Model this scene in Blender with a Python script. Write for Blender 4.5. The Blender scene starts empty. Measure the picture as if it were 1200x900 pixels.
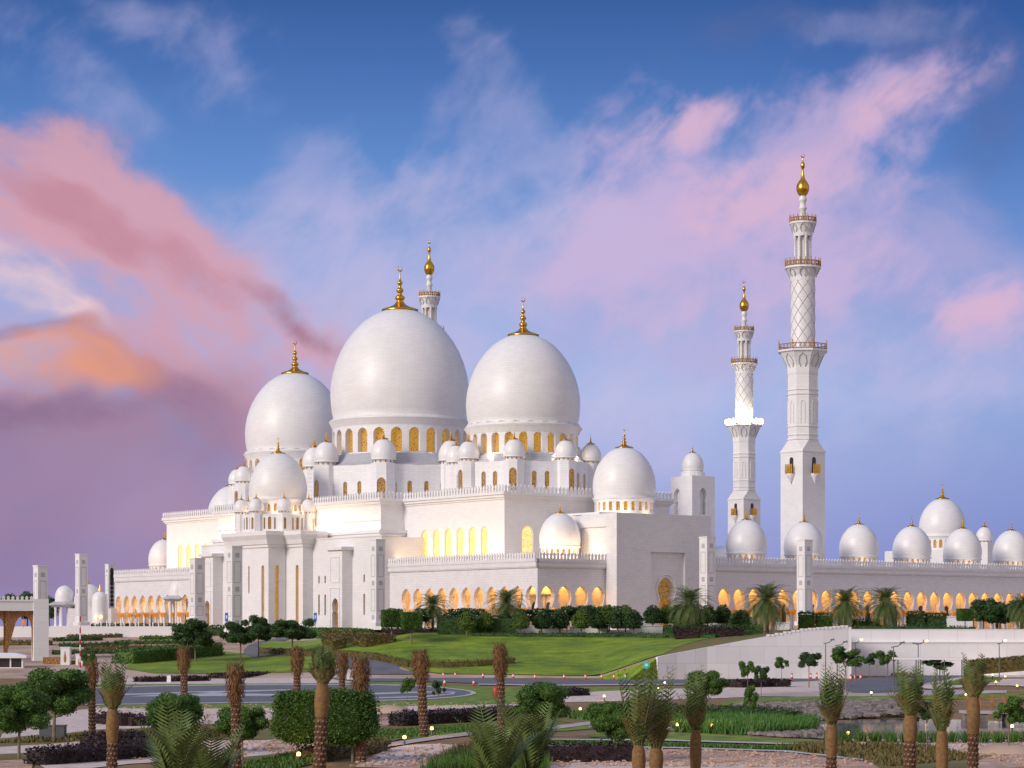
import bpy, bmesh, math, random
from mathutils import Vector, Matrix
random.seed(7)
C = bpy.context.scene
col = C.collection
PI = math.pi
R = math.radians
# ------------------------------------------------------------------ camera, sky, sun, exposure
F = 2680.0; CX = 600.0; HY = 738.0          # focal length in photo pixels, principal column, horizon row
cam = bpy.data.objects.new('camera', bpy.data.cameras.new('camera')); col.objects.link(cam)
cam.location = (0, 0, 0); cam.rotation_euler = (R(90), 0, 0)
cam.data.sensor_width = 36; cam.data.lens = 36 * F / 1200
cam.data.shift_y = (HY - 450) / 1200
cam.data.clip_start = 0.5; cam.data.clip_end = 20000
C.camera = cam
C.view_settings.view_transform = 'Standard'; C.view_settings.look = 'None'
C.view_settings.exposure = 0.0; C.view_settings.gamma = 1; C.view_settings.use_curve_mapping = False

def lin(r, g, b):
    f = lambda c: (c / 255 / 12.92) if c / 255 <= .04045 else ((c / 255 + .055) / 1.055) ** 2.4
    return (f(r), f(g), f(b), 1)

class NT:
    """small helper to write node trees"""
    def __init__(s, nt): s.nt = nt; s.n = nt.nodes; s.l = nt.links
    def new(s, t, **k):
        nd = s.n.new(t)
        for a, v in k.items(): setattr(nd, a, v)
        return nd
    def put(s, sock, v):
        if v is None: return
        if isinstance(v, bpy.types.NodeSocket): s.l.new(v, sock)
        else: sock.default_value = v
    def m(s, op, a, b=None, c=None, clamp=False):
        nd = s.new('ShaderNodeMath', operation=op, use_clamp=clamp)
        s.put(nd.inputs[0], a); s.put(nd.inputs[1], b); s.put(nd.inputs[2], c)
        return nd.outputs[0]
    def mix(s, fac, a, b, blend='MIX'):
        nd = s.new('ShaderNodeMix', data_type='RGBA', blend_type=blend)
        s.put(nd.inputs[0], fac); s.put(nd.inputs[6], a); s.put(nd.inputs[7], b)
        return nd.outputs[2]
    def sep(s, v): nd = s.new('ShaderNodeSeparateXYZ'); s.put(nd.inputs[0], v); return nd.outputs
    def comb(s, x, y, z):
        nd = s.new('ShaderNodeCombineXYZ'); s.put(nd.inputs[0], x); s.put(nd.inputs[1], y); s.put(nd.inputs[2], z); return nd.outputs[0]
    def noise(s, v, scale, detail=4, rough=.5, dist=0):
        nd = s.new('ShaderNodeTexNoise'); s.put(nd.inputs['Vector'], v)
        nd.inputs['Scale'].default_value = scale; nd.inputs['Detail'].default_value = detail
        nd.inputs['Roughness'].default_value = rough; nd.inputs['Distortion'].default_value = dist
        return nd.outputs[0]
    def ramp(s, fac, stops, interp='LINEAR'):
        nd = s.new('ShaderNodeValToRGB'); nd.color_ramp.interpolation = interp; e = nd.color_ramp.elements
        while len(e) > 1: e.remove(e[0])
        e[0].position = stops[0][0]; e[0].color = stops[0][1]
        for p, c in stops[1:]:
            q = e.new(p); q.color = c
        s.put(nd.inputs[0], fac); return nd.outputs[0]
    def sstep(s, v, a, b):
        nd = s.new('ShaderNodeMapRange', interpolation_type='SMOOTHSTEP'); s.put(nd.inputs[0], v)
        nd.inputs[1].default_value = a; nd.inputs[2].default_value = b; nd.inputs[3].default_value = 0; nd.inputs[4].default_value = 1
        return nd.outputs[0]

w = bpy.data.worlds.new('World'); C.world = w; w.use_nodes = True
W = NT(w.node_tree); W.n.clear()
tc = W.new('ShaderNodeTexCoord'); d = W.sep(tc.outputs['Generated'])
hyp = W.m('SQRT', W.m('ADD', W.m('MULTIPLY', d[0], d[0]), W.m('MULTIPLY', d[1], d[1])))
el = W.m('ARCTAN2', d[2], hyp)                       # elevation
az = W.m('ARCTAN2', d[0], d[1])                      # azimuth, 0 = straight ahead
# clear dusk sky: lavender near the horizon, deep blue overhead
base = W.ramp(W.m('MULTIPLY', el, 1.0), [(0.0, lin(148, 144, 198)), (.03, lin(150, 156, 212)), (.065, lin(164, 174, 222)), (.10, lin(168, 186, 230)), (.15, lin(138, 168, 222)), (.20, lin(98, 140, 204)), (.24, lin(74, 114, 180)), (.28, lin(52, 88, 150)), (.6, lin(110, 135, 190)), (1, lin(140, 155, 200))])
rt = W.sstep(az, .06, .24)
base = W.mix(W.m('MULTIPLY', rt, W.m('SUBTRACT', 1, W.sstep(el, .3, .5))), base, W.mix(1.0, base, (.72, .80, .90, 1), 'MULTIPLY'))
# cloud texture, in direction space: wispy, drawn out along rising diagonals
def field(ang, sx, sy, off):
    ca, sa = math.cos(R(ang)), math.sin(R(ang))
    x = W.m('MULTIPLY', W.m('ADD', W.m('MULTIPLY', az, ca), W.m('MULTIPLY', el, sa)), sx)
    y = W.m('MULTIPLY', W.m('SUBTRACT', W.m('MULTIPLY', el, ca), W.m('MULTIPLY', az, sa)), sy)
    return W.comb(W.m('ADD', x, off), W.m('ADD', y, off * 1.7), d[1])
P3 = field(-28, .75, 1.25, 3.1); P4 = field(35, .8, 1.2, 9.3)
n1 = W.noise(P3, 14, 6, .58, .35); n2 = W.noise(P3, 44, 3, .6, .3); n3 = W.noise(P4, 8, 3, .5, .3); n4 = W.noise(P4, 16, 6, .58, .35); n5 = W.noise(P4, 44, 3, .6, .3)
nL = W.m('ADD', W.m('MULTIPLY', n1, .8), W.m('MULTIPLY', n2, .2)); nR = W.m('ADD', W.m('MULTIPLY', n4, .70), W.m('MULTIPLY', n5, .30))
wz1 = W.noise(P3, 9, 3, .6); wz2 = W.noise(P4, 9, 3, .6)
azw = W.m('ADD', az, W.m('MULTIPLY', W.m('SUBTRACT', wz1, .5), .07)); elw = W.m('ADD', el, W.m('MULTIPLY', W.m('SUBTRACT', wz2, .5), .06))
def blob(px, py, rx, ry, rot=0):
    a0 = math.atan((px - CX) / F); e0 = math.atan((HY - py) / F * math.cos(a0))
    ca, sa = math.cos(R(rot)), math.sin(R(rot))
    x = W.m('SUBTRACT', azw, a0); y = W.m('SUBTRACT', elw, e0)
    u_ = W.m('MULTIPLY', W.m('ADD', W.m('MULTIPLY', x, ca), W.m('MULTIPLY', y, sa)), F / rx)
    v_ = W.m('MULTIPLY', W.m('SUBTRACT', W.m('MULTIPLY', y, ca), W.m('MULTIPLY', x, sa)), F / ry)
    r2 = W.m('ADD', W.m('MULTIPLY', u_, u_), W.m('MULTIPLY', v_, v_))
    return W.m('POWER', 2.718, W.m('MULTIPLY', r2, -1))
def add(*a):
    o = a[0]
    for q in a[1:]: o = W.m('ADD', o, q)
    return W.m('MINIMUM', o, 1.0)
def soft(mask, nz, k=3.0, lo=.30, hi=1.0):            # mask gives the place, noise gives shape and wisps
    return W.m('MULTIPLY', W.sstep(W.m('ADD', W.m('MULTIPLY', mask, .62), W.m('MULTIPLY', W.m('SUBTRACT', nz, .5), k)), lo * .45 - .12, lo * .45 + (hi - lo) * 1.15), W.sstep(mask, .02, .5))
c = base
def layer(amount, colr, mask, nz, k=3.0, lo=.3, hi=1.0):
    global c
    c = W.mix(W.m('MULTIPLY', soft(mask, nz, k, lo, hi), amount), c, lin(*colr))
# pale lilac veils low over the building
layer(.75, (204, 192, 226), add(blob(480, 350, 300, 110), blob(800, 420, 420, 130), blob(620, 300, 160, 80)), nR, 2.4, .25, 1.2)
layer(.6, (190, 174, 216), add(blob(1060, 330, 260, 90), blob(760, 330, 240, 120)), nL, 2.6, .25, 1.1)
# small torn clouds high up
layer(.42, (180, 178, 220), add(blob(548, 125, 75, 55, 20), blob(560, 60, 60, 25), blob(640, 175, 45, 35, -20), blob(390, 195, 55, 50), blob(270, 50, 65, 55, -45), blob(165, 15, 70, 25), blob(95, 75, 90, 30, -40), blob(1010, 15, 130, 30), blob(430, 240, 120, 40)), nR, 3.4, .35, 1.1)
# pink clouds to the right of the domes
layer(.72, (204, 180, 218), add(blob(770, 210, 120, 90, 35), blob(950, 260, 150, 60, 10), blob(1030, 130, 130, 55, 20), blob(720, 300, 110, 60), blob(850, 330, 120, 50), blob(1140, 350, 100, 40), blob(980, 320, 90, 50)), nR, 3.9, .42, 1.05)
layer(.7, (222, 182, 208), add(blob(812, 158, 50, 38, 30), blob(900, 240, 90, 40, 10), blob(1050, 130, 70, 25, 25), blob(1130, 355, 70, 20)), nR, 3.6, .45, 1.05)
layer(.5, (92, 106, 156), add(blob(900, 30, 150, 35, 15), blob(1120, 50, 130, 50, -20), blob(1180, 150, 60, 90)), nL, 2.6, .35, 1.1)
# the big sunset bank on the left
layer(.9, (202, 168, 198), add(blob(60, 500, 330, 150), blob(80, 520, 300, 130), blob(240, 440, 180, 90, -20), blob(60, 380, 200, 110), blob(10, 250, 130, 100)), nL, 2.2, .25, 1.15)
layer(.85, (214, 162, 176), add(blob(20, 170, 120, 60, -25), blob(110, 250, 130, 62, -38), blob(220, 325, 120, 50, -35), blob(330, 385, 110, 34, -28), blob(170, 480, 180, 60, -10), blob(60, 440, 150, 60)), nL, 4.2, .42, 1.1)
layer(.65, (188, 130, 148), add(blob(60, 215, 60, 22, -35), blob(140, 285, 80, 22, -38), blob(260, 340, 90, 18, -30)), nL, 3.2, .4, 1.2)
layer(.95, (250, 216, 212), add(blob(15, 320, 75, 34, -25), blob(75, 365, 60, 18, -35)), nL, 2.6, .4, 1.2)
layer(.75, (136, 96, 124), add(blob(20, 380, 90, 13, -14), blob(130, 440, 90, 24, -25), blob(30, 480, 130, 28, -4), blob(360, 385, 60, 16, -35)), nL, 3.0, .4, 1.15)
lowm = W.m('MULTIPLY', add(blob(20, 590, 330, 110), blob(20, 520, 260, 70), blob(180, 640, 260, 70)), W.m('ADD', .35, n3))
c = W.mix(W.m('MULTIPLY', lowm, .85), c, lin(136, 112, 148))
layer(.9, (240, 160, 118), add(blob(25, 415, 105, 34, -8), blob(95, 432, 70, 22, -18)), nL, 2.4, .1, .95)
# behind the camera: an even bright dusk sky
bk = W.sstep(d[1], .75, .0)
c = W.mix(bk, c, W.ramp(el, [(0, lin(214, 188, 172)), (.3, lin(196, 188, 194)), (1, lin(150, 162, 196))]))
c = W.mix(W.sstep(el, -.002, -.03), c, lin(60, 55, 60))
bg = W.new('ShaderNodeBackground'); W.put(bg.inputs[0], c); bg.inputs[1].default_value = 1.0
wo = W.new('ShaderNodeOutputWorld'); W.l.new(bg.outputs[0], wo.inputs[0])

sun = bpy.data.lights.new('sun', 'SUN'); sun.energy = 2.55; sun.angle = R(18); sun.color = (1, .91, .82)
so = bpy.data.objects.new('sun', sun); col.objects.link(so)
so.rotation_euler = Vector((.74, .60, -.42)).to_track_quat('-Z', 'Y').to_euler()

# ------------------------------------------------------------------ materials
MATS = {}
def mat(name, colr, rough=.6, metal=0, emit=None, es=0, var=0, vs=1.0, bump=0, bs=5, col2=None, vrough=.55):
    m_ = bpy.data.materials.new(name); m_.use_nodes = True; T_ = NT(m_.node_tree); b = T_.n['Principled BSDF']
    b.inputs['Roughness'].default_value = rough; b.inputs['Metallic'].default_value = metal
    tcn = T_.new('ShaderNodeTexCoord').outputs['Object']
    c1 = (*colr, 1)
    if var or col2:
        nz = T_.noise(tcn, vs, 6, vrough)
        c2 = (*col2, 1) if col2 else tuple([x * (1 - var) for x in colr] + [1])
        cc = T_.ramp(nz, [(.36, c2), (.62, c1)])
        T_.put(b.inputs['Base Color'], cc)
    else: b.inputs['Base Color'].default_value = c1
    if bump:
        bn = T_.new('ShaderNodeBump'); bn.inputs['Strength'].default_value = bump; bn.inputs['Distance'].default_value = .05
        T_.put(bn.inputs['Height'], T_.noise(tcn, bs, 4)); T_.put(b.inputs['Normal'], bn.outputs[0])
    if emit: b.inputs['Emission Color'].default_value = (*emit, 1); b.inputs['Emission Strength'].default_value = es
    MATS[name] = m_; return m_

def marble(name, colr, bw=1.3, bh=.5, mortar=.87, dome=False, carve=0):
    m_ = bpy.data.materials.new(name); m_.use_nodes = True; T_ = NT(m_.node_tree); b = T_.n['Principled BSDF']
    p = T_.new('ShaderNodeTexCoord').outputs['Object']; x, y, z = T_.sep(p)
    if dome: v_ = T_.comb(T_.m('MULTIPLY', T_.m('ARCTAN2', y, x), dome), z, 0)
    else: v_ = T_.comb(T_.m('ADD', x, y), z, 0)
    br = T_.new('ShaderNodeTexBrick'); T_.put(br.inputs['Vector'], v_)
    br.inputs['Scale'].default_value = 1; br.inputs['Brick Width'].default_value = bw; br.inputs['Row Height'].default_value = bh
    br.inputs['Mortar Size'].default_value = .05; br.inputs['Mortar Smooth'].default_value = .2
    br.inputs['Color1'].default_value = (*colr, 1); br.inputs['Color2'].default_value = tuple([q * .94 for q in colr] + [1])
    br.inputs['Mortar'].default_value = tuple([q * mortar for q in colr] + [1])
    nz = T_.noise(p, .35, 5, .6)
    cc = T_.mix(1, br.outputs[0], T_.ramp(nz, [(.3, (.94, .94, .95, 1)), (.65, (1, 1, 1, 1))]), 'MULTIPLY')
    if carve:
        nz2 = T_.noise(p, 2.3, 3, .6, 1.5)
        cc = T_.mix(carve, cc, T_.ramp(nz2, [(.42, (.72, .72, .76, 1)), (.5, (1, 1, 1, 1)), (.58, (.78, .78, .82, 1))]), 'MULTIPLY')
    T_.put(b.inputs['Base Color'], cc); b.inputs['Roughness'].default_value = .42
    MATS[name] = m_; return m_

WH = (.84, .825, .835)
marble('marble_wall', WH); marble('marble_carved', WH, carve=.5); marble('marble_plain', (.82, .81, .82), 3, 1.2, .9)
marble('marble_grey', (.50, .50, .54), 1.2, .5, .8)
mat('gold', (.80, .44, .055), .28, 1, var=.25, vs=3)
mat('bronze_rail', (.40, .22, .08), .45, .4)
mat('window_dark', (.035, .03, .03), .3)
def lattice(name, ca, cb, ea, eb, sc, thr=.5):
    m_ = bpy.data.materials.new(name); m_.use_nodes = True; T_ = NT(m_.node_tree); b = T_.n['Principled BSDF']
    p = T_.new('ShaderNodeTexCoord').outputs['Object']
    vo = T_.new('ShaderNodeTexVoronoi', feature='DISTANCE_TO_EDGE'); T_.put(vo.inputs['Vector'], p); vo.inputs['Scale'].default_value = sc
    f_ = T_.sstep(vo.outputs[0], .05, .14)
    T_.put(b.inputs['Base Color'], T_.mix(f_, (*ca, 1), (*cb, 1)))
    T_.put(b.inputs['Emission Color'], T_.mix(f_, (*ea, 1), (*eb, 1))); b.inputs['Emission Strength'].default_value = 1
    b.inputs['Roughness'].default_value = .4
    MATS[name] = m_
lattice('glass_bright', (.6, .5, .3), (.6, .35, .08), (.95, .78, .42), (.90, .46, .035), 2.2)
lattice('glass_amber', (.12, .06, .02), (.4, .2, .04), (.10, .05, .010), (.50, .27, .03), 4.5)
lattice('glass_dim', (.08, .05, .02), (.3, .16, .05), (.05, .03, .012), (.26, .13, .025), 3.0)
mat('warm_plaster', (.78, .70, .58), .7)
mat('column_marble', (.78, .74, .68), .35); mat('capital_gold', (.75, .34, .06), .4, .3, emit=(.9, .28, .03), es=.18)  # faint orange emission paints a warm glow onto the gold capitals
mat('lamp_glow', (1, .8, .5), .5, emit=(1, .55, .16), es=5); mat('lamp_white', (1, 1, 1), .5, emit=(1, .93, .72), es=14)
mat('asphalt', (.15, .15, .175), .85, var=.25, vs=.25, bump=.2, bs=8)
mat('road_paint', (.50, .50, .52), .7, var=.2, vs=.6)
mat('kerb', (.52, .50, .50), .8, var=.15, vs=.8)
mat('lawn_grass', (.23, .33, .012), .9, col2=(.10, .19, .008), vs=.13, bump=1, bs=3, vrough=.7)
def turf():
    m_ = MATS['lawn_grass']; T_ = NT(m_.node_tree); b = T_.n['Principled BSDF']; old = b.inputs['Base Color'].links[0].from_socket; p = T_.new('ShaderNodeTexCoord').outputs['Object']
    q = T_.sep(p); st_ = T_.noise(T_.comb(T_.m('MULTIPLY', q[0], .12), T_.m('MULTIPLY', q[1], .5), q[2]), 1.4, 5, .65); fn = T_.noise(p, 2.2, 4, .7)
    c_ = T_.mix(1, old, T_.ramp(st_, [(.34, (.62, .66, .6, 1)), (.5, (1, 1, 1, 1)), (.68, (1.25, 1.12, .9, 1))]), 'MULTIPLY'); c_ = T_.mix(1, c_, T_.ramp(fn, [(.3, (.7, .72, .7, 1)), (.6, (1.08, 1.05, 1, 1))]), 'MULTIPLY')
    T_.put(b.inputs['Base Color'], c_)
turf()
mat('verge_grass', (.22, .30, .015), .9, col2=(.06, .12, .01), vs=.5, bump=.6, bs=4)
mat('gravel_pale', (.76, .64, .57), .9, col2=(.50, .38, .32), vs=1.1, bump=1, bs=4, vrough=.75)
mat('gravel_pink', (.64, .44, .33), .9, col2=(.32, .18, .12), vs=.8, bump=1, bs=4, vrough=.75)
mat('soil', (.34, .17, .085), .95, col2=(.08, .095, .02), vs=.55, bump=.8, bs=3, vrough=.7)
mat('ground_cover', (.08, .14, .018), .95, col2=(.27, .13, .05), vs=.7, bump=.8, bs=3, vrough=.75)
mat('sand', (.52, .38, .29), .95, col2=(.34, .23, .17), vs=.12, bump=.4, bs=2)
mat('path_stone', (.50, .41, .38), .85, var=.2, vs=.8)
mat('plateau_stone', (.42, .38, .36), .85, var=.15, vs=.2)
mat('water', (.07, .09, .11), .05, var=.2, vs=.3, bump=.12, bs=1.2)
mat('rock', (.27, .22, .20), .9, var=.5, vs=1.0)
marble('concrete_white', (.86, .84, .86), 5.0, 2.7, .80)
mat('white_paint', (.78, .76, .78), .5); mat('red_plastic', (.55, .02, .03), .45); mat('metal_grey', (.13, .14, .16), .5, .5)
mat('black', (.02, .02, .02), .6); mat('blue_sign', (.02, .12, .5), .5, emit=(.03, .15, .6), es=.2); mat('green_sign', (.02, .32, .26), .5, emit=(.02, .4, .3), es=.4)
mat('wood', (.40, .20, .07), .7, var=.4, vs=2)
mat('trunk', (.17, .085, .045), .9, var=.6, vs=9, bump=.8, bs=12)
mat('boot_tip', (.36, .22, .16), .9, var=.4, vs=9)
mat('burlap', (.27, .15, .06), .95, var=.35, vs=6, bump=.5, bs=20)
mat('thatch', (.24, .12, .05), .95, var=.5, vs=5)
mat('bark_grey', (.26, .20, .16), .9, var=.4, vs=6)
def leafmat(name, a, b_, sc=.5):
    m_ = bpy.data.materials.new(name); m_.use_nodes = True; T_ = NT(m_.node_tree); b = T_.n['Principled BSDF']
    p = T_.new('ShaderNodeTexCoord').outputs['Object']
    n_ = T_.new('ShaderNodeTexWhiteNoise', noise_dimensions='3D')
    vm = T_.new('ShaderNodeVectorMath', operation='SNAP'); T_.put(vm.inputs[0], p); vm.inputs[1].default_value = (.13, .13, .13); T_.put(n_.inputs[0], vm.outputs[0])
    f_ = T_.m('ADD', T_.m('MULTIPLY', n_.outputs[0], .45), T_.m('MULTIPLY', T_.ramp(T_.noise(p, sc, 3), [(.3, (0, 0, 0, 1)), (.7, (1, 1, 1, 1))]), .55))
    T_.put(b.inputs['Base Color'], T_.mix(f_, (*a, 1), (*b_, 1))); b.inputs['Roughness'].default_value = .65
    MATS[name] = m_
leafmat('leaf_dark', (.012, .040, .010), (.05, .115, .018)); leafmat('leaf_mid', (.022, .070, .008), (.09, .19, .018))
leafmat('leaf_lime', (.045, .10, .012), (.13, .20, .022)); leafmat('leaf_purple', (.010, .006, .008), (.04, .014, .018))
leafmat('leaf_olive', (.06, .07, .018), (.18, .12, .03)); leafmat('palm_green', (.045, .085, .018), (.16, .21, .055))
leafmat('palm_dry', (.10, .08, .025), (.34, .25, .10)); leafmat('reed', (.035, .11, .015), (.09, .22, .03))
mat('blossom', (.75, .68, .62), .8)
def mashrabiya():
    m_ = bpy.data.materials.new('mashrabiya'); m_.use_nodes = True; T_ = NT(m_.node_tree); b = T_.n['Principled BSDF']
    p = T_.new('ShaderNodeTexCoord').outputs['Object']
    vo = T_.new('ShaderNodeTexVoronoi', feature='DISTANCE_TO_EDGE'); T_.put(vo.inputs['Vector'], p); vo.inputs['Scale'].default_value = 2.2
    T_.put(b.inputs['Base Color'], T_.mix(T_.sstep(vo.outputs[0], .04, .1), (.40, .22, .07, 1), (.20, .08, .02, 1)))
    b.inputs['Roughness'].default_value = .6; MATS['mashrabiya'] = m_
mashrabiya()

# ------------------------------------------------------------------ mesh helpers
class MB:
    def __init__(s): s.v = []; s.f = []; s.mi = []; s.cur = 0
    def face(s, pts, mi=None):
        i = len(s.v); s.v += [tuple(p) for p in pts]; s.f.append(tuple(range(i, i + len(pts)))); s.mi.append(s.cur if mi is None else mi)
    def box(s, x0, x1, y0, y1, z0, z1, bottom=False):
        p = [(x0, y0, z0), (x1, y0, z0), (x1, y1, z0), (x0, y1, z0), (x0, y0, z1), (x1, y0, z1), (x1, y1, z1), (x0, y1, z1)]
        i = len(s.v); s.v += p
        fs = [(4, 5, 6, 7), (0, 1, 5, 4), (1, 2, 6, 5), (2, 3, 7, 6), (3, 0, 4, 7), (3, 2, 1, 0)]
        for q in fs: s.f.append(tuple(i + k for k in q)); s.mi.append(s.cur)
    def prism(s, poly, z0, z1, poly2=None):
        poly2 = poly2 or poly; n = len(poly); i = len(s.v)
        s.v += [(x, y, z0) for x, y in poly] + [(x, y, z1) for x, y in poly2]
        for k in range(n):
            l = (k + 1) % n; s.f.append((i + k, i + l, i + n + l, i + n + k)); s.mi.append(s.cur)
        s.f.append(tuple(i + n + k for k in range(n))); s.mi.append(s.cur)
        s.f.append(tuple(i + n - 1 - k for k in range(n))); s.mi.append(s.cur)
    def lathe(s, prof, cx=0, cy=0, z=0, n=32, sc=1, scz=None, a0=0):
        scz = scz or sc; i = len(s.v); m = len(prof)
        for r, h in prof:
            for k in range(n):
                a = a0 + 2 * PI * k / n; s.v.append((cx + r * sc * math.cos(a), cy + r * sc * math.sin(a), z + h * scz))
        for j in range(m - 1):
            for k in range(n):
                l = (k + 1) % n; s.f.append((i + j * n + k, i + j * n + l, i + (j + 1) * n + l, i + (j + 1) * n + k)); s.mi.append(s.cur)
    def tube(s, p, q, r0, r1=None, n=6, caps=True):
        r1 = r0 if r1 is None else r1; p = Vector(p); q = Vector(q); d_ = (q - p)
        if d_.length < 1e-6: return
        qt = d_.to_track_quat('Z', 'Y'); i = len(s.v)
        for c_, r_ in ((p, r0), (q, r1)):
            for k in range(n):
                a = 2 * PI * k / n; s.v.append(tuple(c_ + qt @ Vector((r_ * math.cos(a), r_ * math.sin(a), 0))))
        for k in range(n):
            l = (k + 1) % n; s.f.append((i + k, i + l, i + n + l, i + n + k)); s.mi.append(s.cur)
        if caps:
            s.f.append(tuple(i + n + k for k in range(n))); s.mi.append(s.cur)
            s.f.append(tuple(i + n - 1 - k for k in range(n))); s.mi.append(s.cur)
    def path(s, pts, rs, n=6):
        for k in range(len(pts) - 1): s.tube(pts[k], pts[k + 1], rs[k], rs[k + 1], n, k == len(pts) - 2)
    def torus(s, c_, R_, r_, n=16, m=6, plane='xz', arc=1.0, a0=0, taper=False):
        i = len(s.v); cnt = n + (0 if arc == 1 else 1)
        for k in range(cnt):
            a = a0 + 2 * PI * arc * k / n
            rr = r_ * (1 if not taper else max(.15, math.sin(PI * k / n)))
            for j in range(m):
                b = 2 * PI * j / m; q = R_ + rr * math.cos(b); h = rr * math.sin(b)
                s.v.append((c_[0] + q * math.cos(a), c_[1] + h, c_[2] + q * math.sin(a)) if plane == 'xz' else (c_[0] + q * math.cos(a), c_[1] + q * math.sin(a), c_[2] + h))
        for k in range(n if arc == 1 else cnt - 1):
            for j in range(m):
                a_, b_ = k, (k + 1) % cnt; s.f.append((i + a_ * m + j, i + b_ * m + j, i + b_ * m + (j + 1) % m, i + a_ * m + (j + 1) % m)); s.mi.append(s.cur)
    def build(s, name, mats, parent=None, smooth=False, loc=None):
        me = bpy.data.meshes.new(name); me.from_pydata(s.v, [], s.f)
        for mm in ([mats] if isinstance(mats, str) else mats): me.materials.append(MATS[mm])
        if any(s.mi): me.polygons.foreach_set('material_index', s.mi)
        if smooth: me.polygons.foreach_set('use_smooth', [True] * len(me.polygons))
        me.update()
        o = bpy.data.objects.new(name, me); col.objects.link(o)
        if parent is not None: o.parent = parent
        if loc is not None: o.location = loc
        return o
def tag(o, label=None, cat=None, group=None, kind=None):
    if label: o['label'] = label
    if cat: o['category'] = cat
    if group: o['group'] = group
    if kind: o['kind'] = kind
    return o
def empty(name, loc, rz=0, label=None, cat=None, group=None):
    o = bpy.data.objects.new(name, None); col.objects.link(o); o.location = loc; o.rotation_euler = (0, 0, rz)
    return tag(o, label, cat, group)
def dup(root, loc, rz=0, label=None, group=None, sc=1):
    r_ = root.copy(); col.objects.link(r_); r_.location = loc; r_.rotation_euler = (0, 0, rz); r_.scale = (sc, sc, sc) if not isinstance(sc, tuple) else sc
    if label: r_['label'] = label
    if group: r_['group'] = group
    for ch in list(root.children):
        c_ = ch.copy(); col.objects.link(c_); c_.parent = r_
        for g in list(ch.children):
            e = g.copy(); col.objects.link(e); e.parent = c_
    return r_
ORD = ['first', 'second', 'third', 'fourth', 'fifth', 'sixth', 'seventh', 'eighth', 'ninth', 'tenth', 'eleventh', 'twelfth', 'thirteenth', 'fourteenth', 'fifteenth', 'sixteenth', 'seventeenth', 'eighteenth', 'nineteenth', 'twentieth', 'twenty-first', 'twenty-second', 'twenty-third', 'twenty-fourth', 'twenty-fifth', 'twenty-sixth']

# ------------------------------------------------------------------ terrain
def lerp(a, b, t): return a + (b - a) * t
def cl(t): return 0 if t < 0 else 1 if t > 1 else t
LOW = -8.0
def T(X, Y):
    """height of the hillside behind the road (camera height = 0)"""
    fr = LOW + _rise(X)
    if Y <= 376: return fr
    mid = lerp(fr, max(-1.0, fr), cl((Y - 376) / 42.))
    if Y > 418: mid = lerp(mid, -.05, cl((Y - 418) / 14.))
    tl = cl((Y - 378) / 130.); left = lerp(LOW, -1.3, tl ** .8)
    if Y > 508: left = lerp(left, -.05, cl((Y - 508) / 30.))
    return lerp(left, mid, cl((X + 48) / 30.))
def _rise(X):
    pts = [(14, 0), (23.5, 3.5), (38.6, 6.2), (47, 7.6), (55, 8.2), (80, 8.2)]
    if X <= 14: return 0
    for (a, b), (c_, d_) in zip(pts, pts[1:]):
        if X <= c_: return lerp(b, d_, (X - a) / (c_ - a))
    return 8.2
def gl(px, py):                                       # pixel -> point on the low ground
    Y = -LOW * F / (py - HY); return Vector(((px - CX) * Y / F, Y, LOW))
def gh(px, py):                                       # pixel -> point on whichever ground it meets
    Y = 60.
    while Y < 1500:
        X = (px - CX) * Y / F; z = -(py - HY) * Y / F
        t = T(X, Y) if (Y > 376 and not (X > 55 and Y < 398)) else LOW
        if X > 55 and Y >= 398: t = -.08
        if z <= t: return Vector((X, Y, t))
        Y += .5
    return Vector((X, Y, -.3))
def at(px, Y, z=0): return Vector(((px - CX) * Y / F, Y, z))
def zy(py, Y): return (HY - py) * Y / F
# ------------------------------------------------------------------ the mosque: local x = b (towards the courtyard), local y = a (along the prayer hall)
TH = R(37.4); MX, MY = -26.4, 539.0
U = Vector((-math.sin(TH), math.cos(TH), 0)); Vv = Vector((math.cos(TH), math.sin(TH), 0))
def mw(b, a, z=0): return Vector((MX, MY, 0)) + U * a + Vv * b + Vector((0, 0, z))
def ml(p): q = Vector(p) - Vector((MX, MY, 0)); return q.dot(Vv), q.dot(U)
def plane(p0, p1, inward):
    p0 = Vector((*p0, 0)); p1 = Vector((*p1, 0)); e = (p1 - p0).normalized(); n_ = Vector((*inward, 0))
    return lambda t, z, d_: tuple(p0 + e * t + n_ * d_ + Vector((0, 0, z))), (p1 - p0).length
def cyl(cx, cy, r): return lambda t, z, d_: (cx + (r - d_) * math.cos(t / r), cy + (r - d_) * math.sin(t / r), z)
def lancet(hw, h):                                    # tall round-pointed window, (z above sill, half width)
    s = min(hw * 1.15, h * .5)
    return [(0, hw), (h - s, hw), (h - s * .72, hw * .96), (h - s * .45, hw * .83), (h - s * .2, hw * .56), (h - s * .05, hw * .22), (h, 0)]
KEY = [(0, 1.5), (3.45, 1.5), (3.5, 1.1), (4.2, 1.05), (4.8, 1.28), (5.4, 1.55), (6.1, 1.68), (6.8, 1.62), (7.4, 1.35), (7.9, .9), (8.25, .35), (8.4, 0)]
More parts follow.
